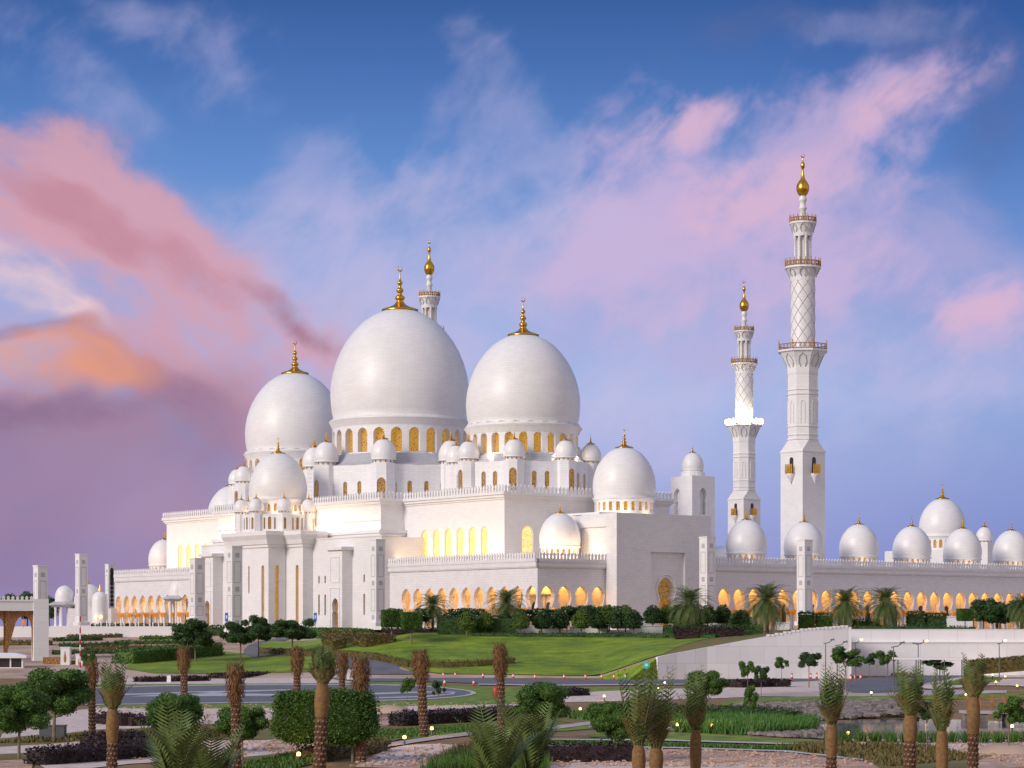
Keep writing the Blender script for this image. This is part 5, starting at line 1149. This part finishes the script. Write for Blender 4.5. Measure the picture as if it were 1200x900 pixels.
for i, (x0, x1, y) in enumerate([(60, 128, 744.5), (80, 142, 748.5), (64, 118, 752), (135, 216, 755.5), (70, 150, 758.5), (100, 215, 762), (62, 160, 767), (165, 230, 750)]):
    hedge('hedge', hpts([(x0, y), (x1, y - 1.2)]), 2.4, .75, ('leaf_dark', 'leaf_olive', 'leaf_dark', 'leaf_mid')[i % 4], '%s low hedge strip down the terraced beds at left' % ORD[i], 9, .25, group='low hedges on the terraced beds')
# purple and green beds of the low ground
for i, (pts, w_, h, lm, tx) in enumerate([([(162, 799.5), (220, 798.5), (238, 798)], 3, .7, 'leaf_purple', 'dark purple bed on the pale strip behind the loop road at left'), ([(254, 795.5), (314, 793.5)], 4, .8, 'leaf_purple', 'dark purple bed left of the palms above the loop road'), ([(485, 791), (510, 790), (546, 791)], 4, .9, 'leaf_purple', 'dark purple bed between the traffic cones and the lawn'), ([(638, 791), (690, 790), (735, 792)], 4, 1.2, 'leaf_olive', 'brownish shrub bed at the front edge of the big lawn'), ([(120, 848), (150, 851), (182, 850)], 1.4, .9, 'leaf_purple', 'small dark hedge on the pale gravel at left'), ([(110, 878), (150, 876), (185, 876)], 2.6, 1.0, 'leaf_purple', 'dark purple hedge behind the green-topped palm'), ([(42, 897), (100, 893), (150, 889), (182, 884)], 1.8, 1.0, 'leaf_purple', 'long dark purple hedge in the left foreground'), ([(465, 851), (500, 849), (560, 846), (610, 843)], 1.8, 1.1, 'leaf_purple', 'dark purple hedge right of the lone palm trunk'), ([(655, 816), (680, 815)], 3, .8, 'leaf_purple', 'small dark bed beside the round tree'), ([(640, 893), (690, 893), (740, 893)], 1.4, 1.1, 'leaf_purple', 'dark purple hedge under the round tree'), ([(860, 806), (900, 805), (924, 805)], 3.5, 1.0, 'leaf_purple', 'dark purple bed in front of the curving wall'), ([(760, 845), (850, 845), (930, 850)], 1.6, 1.3, 'leaf_dark', 'dark green hedge behind the reeds'), ([(360, 893), (400, 888), (440, 880)], 2.0, .8, 'leaf_olive', 'mixed low bed beside the lit path'), ([(1046, 795), (1070, 795)], 2, .8, 'leaf_olive', 'dry shrubs at the foot of the tall street lamp'), ([(1140, 778), (1205, 770)], 7, 1.6, 'leaf_olive', 'yellow-green shrub bank at the right edge')]):
    hedge('flower_bed', lpts(pts) if tx != 'yellow-green shrub bank at the right edge' else [tuple(place(1140, 372, 786)), tuple(place(1215, 372, 780))], w_, h, lm, tx, 44 if gl(*pts[0]).y < 260 else 12, .12 if gl(*pts[0]).y < 260 else .24, cat='planting bed')
# reeds and bedding as uncountable growth
def tufts(name, poly, n, h, lm, s=.06, z=None):
    pts = [(gl(x, y).x, gl(x, y).y) for x, y in poly]; xs = [p[0] for p in pts]; ys = [p[1] for p in pts]; mb = MB(); c_ = 0; g = 0
    while c_ < n and g < n * 30:
        g += 1; x, y = random.uniform(min(xs), max(xs)), random.uniform(min(ys), max(ys))
        if not in_poly((x, y), pts): continue
        c_ += 1; hh = h * random.uniform(.5, 1.1); q = Vector((x, y, LOW)); a = random.random() * 6.28; e = Vector((math.cos(a), math.sin(a), 0)) * s; l = Vector((random.gauss(0, .25), random.gauss(0, .25), 1)) * hh
        mb.face([q - e, q + e, q + l + e * .2, q + l - e * .2])
    o = mb.build(name, lm); tag(o, kind='stuff'); return o
tufts('reeds', [(790, 858), (800, 848), (900, 846), (960, 850), (955, 858), (880, 862)], 9000, 1.0, 'reed', .07)
tufts('reeds', [(900, 831), (1070, 829), (1072, 833), (900, 836)], 4000, .9, 'reed', .1)
for i in range(14):
    x = 966 + i * 18; tufts('reeds', [(x, 872), (x + 12, 872), (x + 12, 869.5), (x, 869.5)], 160, .8, 'leaf_mid', .06)
tufts('bedding_plants', [(900, 876), (1000, 871), (1090, 876), (1150, 890), (1040, 900), (1010, 892), (940, 882)], 3000, .35, 'leaf_olive', .12)
tufts('bedding_plants', [(255, 905), (330, 888), (400, 876), (440, 866), (450, 870), (395, 884), (340, 905)], 2500, .35, 'leaf_mid', .1)
tufts('bedding_plants', [(-10, 872), (60, 864), (180, 858), (300, 855), (300, 864), (60, 871)], 2500, .35, 'leaf_olive', .1)
tufts('bedding_plants', [(640, 871), (780, 873), (930, 878), (930, 880), (780, 877), (640, 875)], 2200, .3, 'leaf_mid', .1)
tufts('bedding_plants', [(430, 858), (560, 852), (600, 852), (560, 857), (450, 868)], 1500, .3, 'leaf_mid', .1)
tufts('bedding_plants', [(640, 840), (700, 836), (860, 838), (860, 842), (700, 846)], 2500, .5, 'leaf_mid', .12)
tufts('dry_grass', [(505, 905), (530, 886), (560, 880), (610, 884), (600, 905)], 5000, .8, 'leaf_olive', .04)
tufts('grass_clump', [(495, 912), (530, 898), (590, 892), (640, 898), (640, 912)], 8000, 1.0, 'leaf_mid', .04)
# loose stones on the gravel
mb = MB()
for poly, n in (([(100, 830), (430, 823), (640, 825), (470, 834), (340, 841), (180, 852)], 700), ([(40, 886), (180, 871), (330, 869), (420, 862), (420, 878), (180, 892)], 900), ([(405, 900), (440, 885), (520, 873), (640, 876), (920, 882), (1020, 893), (1030, 900)], 1500), ([(1020, 873), (1210, 869), (1210, 900), (1150, 890)], 500), ([(640, 898), (780, 894), (1000, 901)], 200)):
    pts = [(gl(x, y).x, gl(x, y).y) for x, y in poly]; xs = [p[0] for p in pts]; ys = [p[1] for p in pts]; c_ = 0
    while c_ < n:
        x, y = random.uniform(min(xs), max(xs)), random.uniform(min(ys), max(ys))
        if in_poly((x, y), pts): c_ += 1; r_ = random.uniform(.06, .2) * random.random() ** .5; mb.lathe([(.9, 0), (1, .4), (.5, .8), (0, .9)], x, y, LOW + .08, 5, r_, r_ * .8, a0=random.random() * 6)
tag(mb.build('loose_stones', 'gravel_pink'), kind='stuff')
# rocks along the pond edge
mb = MB(); rp = [(gl(x, y).x, gl(x, y).y) for x, y in [(850, 846), (860, 836), (1060, 833), (1066, 841), (960, 845), (900, 850)]]
def rocks(poly, n, r0, r1, zf):
    xs = [p[0] for p in poly]; ys = [p[1] for p in poly]; c_ = 0
    while c_ < n:
        x, y = random.uniform(min(xs), max(xs)), random.uniform(min(ys), max(ys))
        if not in_poly((x, y), poly): continue
        c_ += 1; r_ = random.uniform(r0, r1); z = zf(x, y); pr = [(r_ * random.uniform(.3, .6), -.3 * r_), (r_ * random.uniform(.8, 1), 0), (r_ * random.uniform(.6, .9), r_ * .4), (r_ * .2, r_ * .6)]
        i0 = len(mb.v); mb.lathe(pr, x, y, z, 5, a0=random.random() * 6); mb.f.append(tuple(range(i0 + 15, i0 + 20))); mb.mi.append(0)
rocks(rp, 1500, .25, .6, lambda x, y: LOW + .05 + max(0, (y - 200) / 26) * 1.0)
rocks([(gl(x, y).x, gl(x, y).y) for x, y in [(880, 862), (900, 857), (960, 855), (966, 861), (930, 866)]], 260, .2, .4, lambda x, y: LOW + .1)
tag(mb.build('rocks', 'rock'), kind='stuff')
# far trees
G = 'distant dark trees at the left'
def ft(seed): return lambda: tree('far_tree', 13, 9, 5, .4, 'leaf_dark', 2600, .55, 16, seed, 5, blr=.38)
for i, (px, yt, Y) in enumerate([(-5, 697, 760), (14, 694, 780), (32, 692, 770), (58, 697, 760), (110, 694, 640), (135, 712, 700), (-20, 690, 800)]):
    hh = zy(yt, Y) + .5; put('ft%d' % (i % 2), ft(90 + i % 2), Vector(((px - CX) * Y / F, Y, -.4)), '%s distant dark tree from the left behind the gateway and kiosks' % ORD[i], G, sc=(hh / 13 * .8, hh / 13 * .8, hh / 13), cat='tree')
G = 'dark leafy trees at the right end of the arcade'
for i, (px, yt, wpx, Y) in enumerate([(1152, 699, 40, 408), (1172, 702, 44, 406), (1196, 700, 44, 409), (1216, 704, 44, 405)]):
    s = F / Y; yb = 742; put('st%d' % (i % 2), lambda: tree('leafy_tree', 7.0, 3.6, 2.6, .2, 'leaf_dark', 4200, .25, 14, 70 + i, 6, blr=.4), place(px, Y, yb), '%s dark leafy tree from the left at the right end of the arcade' % ORD[i], G, sc=(wpx / s / 6.8, wpx / s / 6.8, (yb - yt) / s / 7.0), cat='tree')
# ------------------------------------------------------------------ left gateway with carved brown screens
Yg = 415.0; sg = F / Yg
gp = at(47, Yg); gz = zy(783, Yg)
gate = empty('gateway', (gp.x, gp.y, gz), TH * .6, 'white gateway at the left edge with brown carved arches hanging under its beam', 'gateway')
def gx(px): return (px - 47) / sg / math.cos(TH * .6)
gh_ = lambda y: (783 - y) / sg
mb = MB(); mb.box(gx(39), gx(55), -1.2, 1.2, 0, gh_(702)); mb.box(gx(-60), gx(39), -1.0, 1.0, gh_(716), gh_(704)); mb.box(gx(-60), gx(39), -1.15, 1.15, gh_(705), gh_(703)); mb.box(gx(-75), gx(-60), -1.2, 1.2, 0, gh_(702)); mb.build('frame', 'marble_plain', gate)
cr = MB(); merlons(cr, (gx(-60), -1.0), (gx(39), -1.0), gh_(703), (0, -1), .8, .7); cr.build('battlement', 'marble_plain', gate)
# carved screen: two pointed arches meeting on a slender leg
def ginv(px, y): return (gx(px), gh_(y))
mb = MB(); arch = [(11, 772), (12.5, 760), (16, 748), (19, 736), (20.5, 730), (22.5, 726), (26, 722.5), (29, 721.5), (33, 723), (36.5, 728), (37.8, 736), (38.6, 760), (39, 772)]
L_ = [ginv(x, y) for x, y in arch]; top = gh_(716)
for (a, b) in zip(L_, L_[1:]): mb.face([(a[0], -.2, a[1]), (b[0], -.2, b[1]), (b[0], -.2, top), (a[0], -.2, top)]); mb.face([(a[0], -.2, a[1]), (b[0], -.2, b[1]), (b[0], .2, b[1]), (a[0], .2, a[1])])
arch2 = [(-10, 772), (-10, 740), (-8, 728), (-3, 722), (0, 721), (4, 723.5), (7, 728), (8.5, 734), (9.5, 745), (9, 755), (7.5, 765), (8.5, 772)]; L2 = [ginv(x, y) for x, y in arch2]
for (a, b) in zip(L2, L2[1:]): mb.face([(a[0], -.2, a[1]), (b[0], -.2, b[1]), (b[0], -.2, top), (a[0], -.2, top)]); mb.face([(a[0], -.2, a[1]), (b[0], -.2, b[1]), (b[0], .2, b[1]), (a[0], .2, a[1])])
a, b = L2[-1], L_[0]; mb.face([(a[0], -.2, a[1]), (b[0], -.2, b[1]), (b[0], -.2, top), (a[0], -.2, top)])
a_ = ginv(-60, 0)[0]; mb.face([(a_, -.2, gh_(722)), (L2[0][0], -.2, gh_(722)), (L2[0][0], -.2, top), (a_, -.2, top)])
mb.build('carved_screen', 'mashrabiya', gate); 
mb = MB(); mb.lathe([(.05, 0), (.22, .3), (.3, .8), (.16, 1.3), (.04, 1.5)], gx(29), 0, gh_(735), 8); mb.tube((gx(29), 0, gh_(735) + 1.5), (gx(29), 0, top), .02); mb.build('lantern', 'capital_gold', gate)
# guard booth
p = gl(10, 792); bz = LOW; booth = empty('guard_booth', (p.x, p.y, bz), .1, 'small white guard booth with dark windows and flat roof below the gateway', 'booth'); s = F / p.y
mb = MB(); w_ = 26 / s; mb.box(-w_, w_ * .7, -1.6, 1.6, 0, 1.5); 
for x in (-w_, -w_ * .45, w_ * .1, w_ * .62): mb.box(x, x + .25, -1.6, 1.6, 1.5, 3.1)
mb.build('body', 'concrete_white', booth); mb = MB(); mb.box(-w_ - .6, w_ * .7 + .6, -2.2, 2.2, 3.1, 3.5); mb.prism([(-w_ - .6, -2.2), (w_ * .7 + .6, -2.2), (w_ * .7 + .6, 2.2), (-w_ - .6, 2.2)], 3.5, 4.0, [(-w_ * .6, -.8), (w_ * .3, -.8), (w_ * .3, .8), (-w_ * .6, .8)]); mb.build('roof', 'concrete_white', booth)
mb = MB(); mb.box(-w_ + .1, w_ * .65, -1.4, 1.4, 1.5, 3.05); mb.build('window', 'window_dark', booth)
# carved brown fence panels between white posts
fy = 405.0
def fpanel(px0, px1, y0, y1, label):
    p = at((px0 + px1) / 2, fy); z0 = zy(y1, fy); t = empty('carved_gate', (p.x, p.y, z0), 0, label, 'gate', 'carved brown gate panels'); w_ = (px1 - px0) / 2 * fy / F; h = zy(y0, fy) - z0
    mb = MB(); mb.box(-w_, w_, -.08, .08, .15, h - .1); mb.build('panel', 'mashrabiya', t); mb = MB()
    for a, b, c_, d_ in ((-w_, w_, 0, .15), (-w_, w_, h - .1, h), (-w_ - .1, -w_, 0, h), (w_, w_ + .1, 0, h)): mb.box(a, b, -.12, .12, c_, d_)
    mb.build('frame', 'wood', t); mb = MB(); mb.lathe([(0, -.12), (.42, -.1), (.42, 0)], 0, 0, 0, 12); o = mb.build('medallion', 'white_paint', t); o.rotation_euler = (R(90), 0, 0); o.location = (-.3, -.1, h * .55)
fpanel(51, 71, 770, 786, 'carved brown gate panel with a pale medallion left of the white posts'); fpanel(98, 108, 771, 787, 'carved brown gate panel right of the white posts'); fpanel(82, 94, 774, 787, 'small carved brown gate panel between the white posts')
for px0, px1, y0, y1, tx in ((72, 82.5, 759, 790, 'taller white gate post with a flame-shaped ornament'), (89.5, 98.5, 767, 790, 'shorter white gate post beside the barrier pole')):
    p = at((px0 + px1) / 2, fy - 1); z0 = zy(y1, fy); t = empty('gate_post', (p.x, p.y, z0), 0, tx, 'gate post'); w_ = (px1 - px0) / 2 * fy / F; h = zy(y0, fy) - z0
    mb = MB(); mb.box(-w_, w_, -w_, w_, 0, h); mb.box(-w_ - .1, w_ + .1, -w_ - .1, w_ + .1, h, h + .15); mb.build('post', 'white_paint', t)
    mb = MB(); mb.face([(-.18, -w_ - .02, h * .45), (.18, -w_ - .02, h * .45), (.25, -w_ - .02, h * .62), (0, -w_ - .02, h * .9), (-.25, -w_ - .02, h * .62)]); mb.build('ornament', 'wood', t)
# red and white barrier pole standing raised
p = gl(94, 803); t = empty('barrier_pole', (p.x, p.y, LOW), 0, 'raised red and white striped barrier pole beside the gate posts', 'barrier'); H_ = (803 - 722) * p.y / F
mb = MB(); n_ = 12
for k in range(n_): mb.cur = k % 2; mb.tube((0, 0, H_ * k / n_), (0, 0, H_ * (k + 1) / n_), .11, .11, 8)
mb.build('pole', ['white_paint', 'red_plastic'], t); mb = MB(); mb.box(-.35, .35, -.35, .35, 0, 1.1); mb.build('housing', 'white_paint', t)
# small white dome and a lit round turret far left
t = empty('small_shrine', (at(105, 560).x, 560, -.3), 0, 'far white domed building left of the slim pylon', 'building'); s = F / 560
mb = MB(); mb.box(-4.5, 6, -4, 4, 0, 5.5); mb.build('wall', 'marble_wall', t); dm = MB(); dome_mesh(dm, 0, 0, 0, 3.6, 28); o = dm.build('dome', 'marble_dome_1', t, True, (-.2, 0, 5.8)); f_ = MB(); finial_mesh(f_, 0, 0, 5.6, 1.8); f_.build('finial', 'gold', o)
t = empty('lit_turret', (at(117, 545).x, 545, -.3), 0, 'round white turret with a warm light at its base beside the slim pylon', 'turret'); mb = MB(); mb.lathe([(1.9, 0), (1.9, 7.6), (1.7, 8.4), (1.0, 9.2), (0, 9.5)], 0, 0, 0, 24); mb.build('wall', 'marble_plain', t, True); mb = MB(); mb.lathe([(0, 9.4), (.3, 9.6), (.1, 10.6), (0, 11.2)], 0, 0, 0, 8); mb.build('finial', 'gold', t)
mb = MB(); mb.box(-.9, -.4, -2.2, -1.9, 3.1, 3.6); mb.box(.4, .9, -2.2, -1.9, 3.1, 3.6); mb.build('lamp', 'lamp_glow', t)
# white marble fountain posts in a row in front of the left arcade
for i in range(15):
    px = 112 + i * 5.6 + (i % 3); Yb = 505; p = place(px, Yb, 737); h = (1.6, 2.1, 2.5)[i % 3] * (.8 if i < 6 else 1)
    t = MB(); t.lathe([(.28, 0), (.2, .2), (.14, h * .6), (.22, h * .75), (.12, h * .9), (0, h)], 0, 0, 0, 8); tag(t.build('marble_post', 'white_paint', None, True, p), '%s small white marble post from the left below the left arcade' % ORD[i], 'post', 'small white marble posts')

# ------------------------------------------------------------------ road furniture
def cone():
    t = empty('traffic_cone', (0, 0, 0)); mb = MB(); mb.cur = 0; mb.lathe([(.32, 0), (.32, .08), (.20, .1), (.17, .45)], 0, 0, 0, 12); mb.cur = 1; mb.lathe([(.17, .45), (.14, .8)], 0, 0, 0, 12); mb.cur = 0; mb.lathe([(.14, .8), (.12, 1.02), (.08, 1.1), (0, 1.1)], 0, 0, 0, 12)
    mb.build('body', ['red_plastic', 'white_paint'], t, True); b = MB(); b.box(-.3, .3, -.3, .3, 0, .06); b.build('foot', 'black', t); return t
cs = [(458, 789.5), (464, 791), (490.5, 791.5), (519.5, 794.5), (533.5, 794.5), (566, 795.5), (521, 804), (555, 804), (601.5, 796), (627, 797), (661, 797), (686, 797), (705, 797), (719.5, 797), (733, 796.5), (928, 796.5), (950, 796.5), (997, 798.5), (1002, 797.5), (1008.5, 797.5), (957, 796)]
for i, (x, y) in enumerate(sorted(cs)):
    put('cone', cone, gl(x, y), '%s red and white traffic post from the left along the road' % ORD[i], 'traffic posts along the road', cat='traffic post', sc=1.0 if x != 555 else .9)
t = MB(); t.lathe([(.3, 0), (.34, .2), (.34, .8), (.25, .95), (0, 1.0)], 0, 0, 0, 12); tag(t.build('traffic_drum', 'red_plastic', None, True, gl(581, 817.5)), 'solid red traffic drum on the grass verge beside the bare palm', 'traffic drum').scale = (1.0, 1.0, 1.35)
def barrier(px, y, wpx, hpx, label):
    p = gl(px, y); s = F / p.y; w_ = wpx / s / 2; h = hpx / s; mb = MB(); mb.prism([(-w_, -.35), (w_, -.35), (w_, .35), (-w_, .35)], 0, h * .3, [(-w_, -.22), (w_, -.22), (w_, .22), (-w_, .22)]); mb.prism([(-w_, -.22), (w_, -.22), (w_, .22), (-w_, .22)], h * .3, h, [(-w_ * .97, -.14), (w_ * .97, -.14), (w_ * .97, .14), (-w_ * .97, .14)])
    tag(mb.build('barrier_block', 'white_paint', None, False, p), label, 'barrier')
barrier(446, 790, 20, 8, 'wide white plastic barrier block on the drive'); barrier(410, 797, 7, 13, 'upright white barrier block left of the wide one'); barrier(198, 800, 4.5, 8.5, 'small white box on the pale strip at left')
for x0, x1, y, tx in ((379, 388, 739, 'white direction board, left one of two beside the upper drive'), (389, 397, 744.5, 'white direction board, right one of two beside the upper drive')):
    p = gh((x0 + x1) / 2, y); s = F / p.y; mb = MB(); w_ = (x1 - x0) / 2 / s; mb.box(-w_, w_, -.1, .1, .3, 5.4 / s); mb.box(-w_ * .8, -w_ * .6, -.08, .08, -.2, .3); mb.box(w_ * .6, w_ * .8, -.08, .08, -.2, .3); tag(mb.build('direction_board', 'white_paint', None, False, p), tx, 'sign')
# blue information signs and the round green sign
for x, y0, y1, tx in ((265.5, 717, 728, 'blue information sign beside the stepped tower'), (369.5, 717, 727, 'blue information sign near the arched door pier')):
    p = place(x, 440, 740); t = empty('info_sign', p, 0, tx, 'sign'); mb = MB(); mb.box(-.3, .3, -.05, .05, 1.9, 3.6); mb.build('panel', 'blue_sign', t); mb = MB(); mb.tube((0, 0, -.3), (0, 0, 1.9), .05); mb.build('pole', 'metal_grey', t); mb = MB(); mb.box(-.14, .14, -.07, -.055, 2.5, 3.1); mb.build('symbol', 'white_paint', t)
p = gl(757.5, 803); t = empty('traffic_light', p, 0, 'round green arrow sign standing left of the curving wall', 'signal'); s = F / p.y; hz = (803 - 779.5) / s  # plain sign with a white arrow, no lamp; its disc material is slightly emissive
mb = MB(); mb.tube((0, 0, 0), (0, 0, hz - .4), .06); mb.build('pole', 'metal_grey', t); mb = MB(); mb.lathe([(0, -.08), (.52, -.06), (.52, .06), (0, .08)], 0, 0, 0, 20); o = mb.build('disc', 'green_sign', t); o.rotation_euler = (R(90), 0, 0); o.location = (0, 0, hz)
mb = MB(); mb.face([(-.22, -.1, -.12), (.22, -.1, -.12), (.22, -.1, .02), (0, -.1, .3), (-.22, -.1, .02)]); mb.build('arrow', 'white_paint', o).rotation_euler = (R(-90), 0, 0)
# street lamps
def lamp(px, yt, yb, side, lit, label, w_=14, both=False):
    p = gl(px, yb); s = F / p.y; h = (yb - yt) / s; t = empty('street_lamp', p, 0, label, 'street lamp', 'street lamps before the retaining wall')
    mb = MB(); mb.path([(0, 0, 0), (0, 0, .9), (0, 0, h - .5)], [.13, .09, .06], 8); mb.build('pole', 'metal_grey', t)
    for sd in ((side, -side) if both else (side,)):
        L_ = w_ / s * (1 if sd == side else .7); mb = MB(); mb.path([(-sd * .3, 0, h - .6), (sd * L_ * .4, 0, h - .45), (sd * L_, 0, h + .2)] if sd == side else [(0, 0, h - .5), (sd * L_, 0, h - .45)], [.06, .07, .05] if sd == side else [.06, .05], 6); mb.build('arm', 'metal_grey', t)
        x0, x1 = sorted((sd * L_ * .55, sd * L_ * 1.05)); hd = MB(); z0 = h - .12 if sd == side else h - .5; hd.prism([(x0, -.18), (x1, -.18), (x1, .18), (x0, .18)], z0, z0 + .2, [(x0 + .1, -.1), (x1 - .1, -.1), (x1 - .1, .1), (x0 + .1, .1)]); ho = hd.build('lamp_head', 'metal_grey', t)
        if lit and sd == side: g = MB(); c_ = sd * L_ * .95; g.lathe([(0, -.16), (.22, -.08), (.26, .06), (.1, .14), (0, .15)], c_, -.16, z0 + .05, 10); g.build('bulb', 'lamp_glow', ho, True)
lamp(967.5, 749.5, 800, 1, False, 'leftmost street lamp of the row, unlit', 10); lamp(981, 752, 800, 1, False, 'second street lamp from the left, half hidden by the young tree', 12); lamp(1002.5, 749, 800, 1, True, 'lit street lamp in front of the wall corner', 7); lamp(1047, 753, 812, 1, False, 'tallest street lamp with its dark head to the right', 13); lamp(1076, 750.5, 801, 1, True, 'double-armed street lamp with the right head lit', 10, True); lamp(1171, 750, 800, 1, True, 'lit street lamp behind the tree near the right edge', 7)
# flat white canopy on posts
p = gl(1090, 803); s = F / p.y; t = empty('canopy', p, 0, 'long flat white canopy on thin posts before the retaining wall', 'canopy'); mb = MB(); mb.box(-42 / s, 42 / s, -2, 2, 30 / s, 32.5 / s); mb.build('roof', 'white_paint', t)
for x in (-40, -14, 14, 40):
    for y in (-1.7, 1.7): mb = MB(); mb.tube((x / s, y, 0), (x / s, y, 30 / s), .08); mb.build('post', 'metal_grey', t)
# timber deck with railing at the pond
p = gl(1165, 846); s = F / p.y; t = empty('footbridge', p, 0, 'timber footbridge with posts crossing the pond at right', 'footbridge'); mb = MB(); mb.box(-38 / s, 60 / s, -1.2, 1.2, .75, 1.0); mb.build('deck', 'path_stone', t); mb = MB(); mb.box(-36 / s, -10 / s, -1.0, 1.0, -.1, .75); mb.box(12 / s, 16 / s, -1.0, 1.0, -.1, .75); mb.build('abutment', 'rock', t)
for k in range(7):
    x = (-34 + k * 14) / s; mb = MB(); mb.box(x - .1, x + .1, -1.2, -1.0, 1.0, 2.4); mb.build('post', 'wood', t)
mb = MB(); mb.box(-36 / s, 60 / s, -1.16, -1.06, 2.0, 2.1); mb.box(-36 / s, 60 / s, -1.16, -1.06, 1.5, 1.56); mb.build('rail', 'wood', t)
# glowing path lamps: short bollards, each really lighting the ground
def bollard():
    t = empty('path_lamp', (0, 0, 0)); mb = MB(); mb.lathe([(.09, 0), (.07, .5), (.12, .52)], 0, 0, 0, 8); mb.build('post', 'metal_grey', t); mb = MB(); mb.lathe([(0, .5), (.12, .53), (.14, .64), (.09, .74), (0, .77)], 0, 0, 0, 10); mb.build('globe', 'lamp_glow', t, True); return t
bl_ = [(350, 895.5), (410, 880), (506, 863), (474, 874), (680, 838), (780, 846), (834, 859), (794, 858), (708, 822), (994, 869), (1021, 817.5), (1151, 792), (1163, 795), (1178, 797), (1167, 804), (1152, 811), (1132, 820), (1192, 809), (772, 812), (779, 805), (811, 798), (1186, 860)]
for i, (x, y) in enumerate(sorted(bl_)):
    p = gl(x, y); put('bol', bollard, p, '%s glowing path lamp from the left beside the paths' % ORD[i], 'glowing path lamps', cat='path lamp', sc=.95)
    ld = bpy.data.lights.new('path_light', 'POINT'); ld.energy = 40; ld.color = (1, .55, .2); ld.shadow_soft_size = .15; lo_ = bpy.data.objects.new('path_light', ld); col.objects.link(lo_); lo_.location = p + Vector((0, -.15, 1.25))
# small utility cabinet, saplings stakes, rubble heap
p = gl(62, 867); mb = MB(); mb.box(-.9, .9, -.5, .5, 0, 1.0); mb.box(-.95, .95, -.55, .55, 1.0, 1.08); tag(mb.build('utility_box', 'metal_grey', None, False, p), 'dark green-grey utility box under the large round tree at left', 'utility box')
for x, y, r_, tx in ((456, 835, 2.6, 'low brown heap of soil beside the pale gravel'), (1180, 883, 2.4, 'brown heap of soil at the foot of the small tree at right'), (1010, 874, 1.0, 'tiny heap of soil beside the pond')):
    mb = MB(); mb.lathe([(1, -.02), (.8, .12), (.55, .24), (.25, .3), (0, .32)], 0, 0, 0, 14, r_, r_ * .9); tag(mb.build('soil_heap', 'sand', None, True, gl(x, y)), tx, 'soil heap')
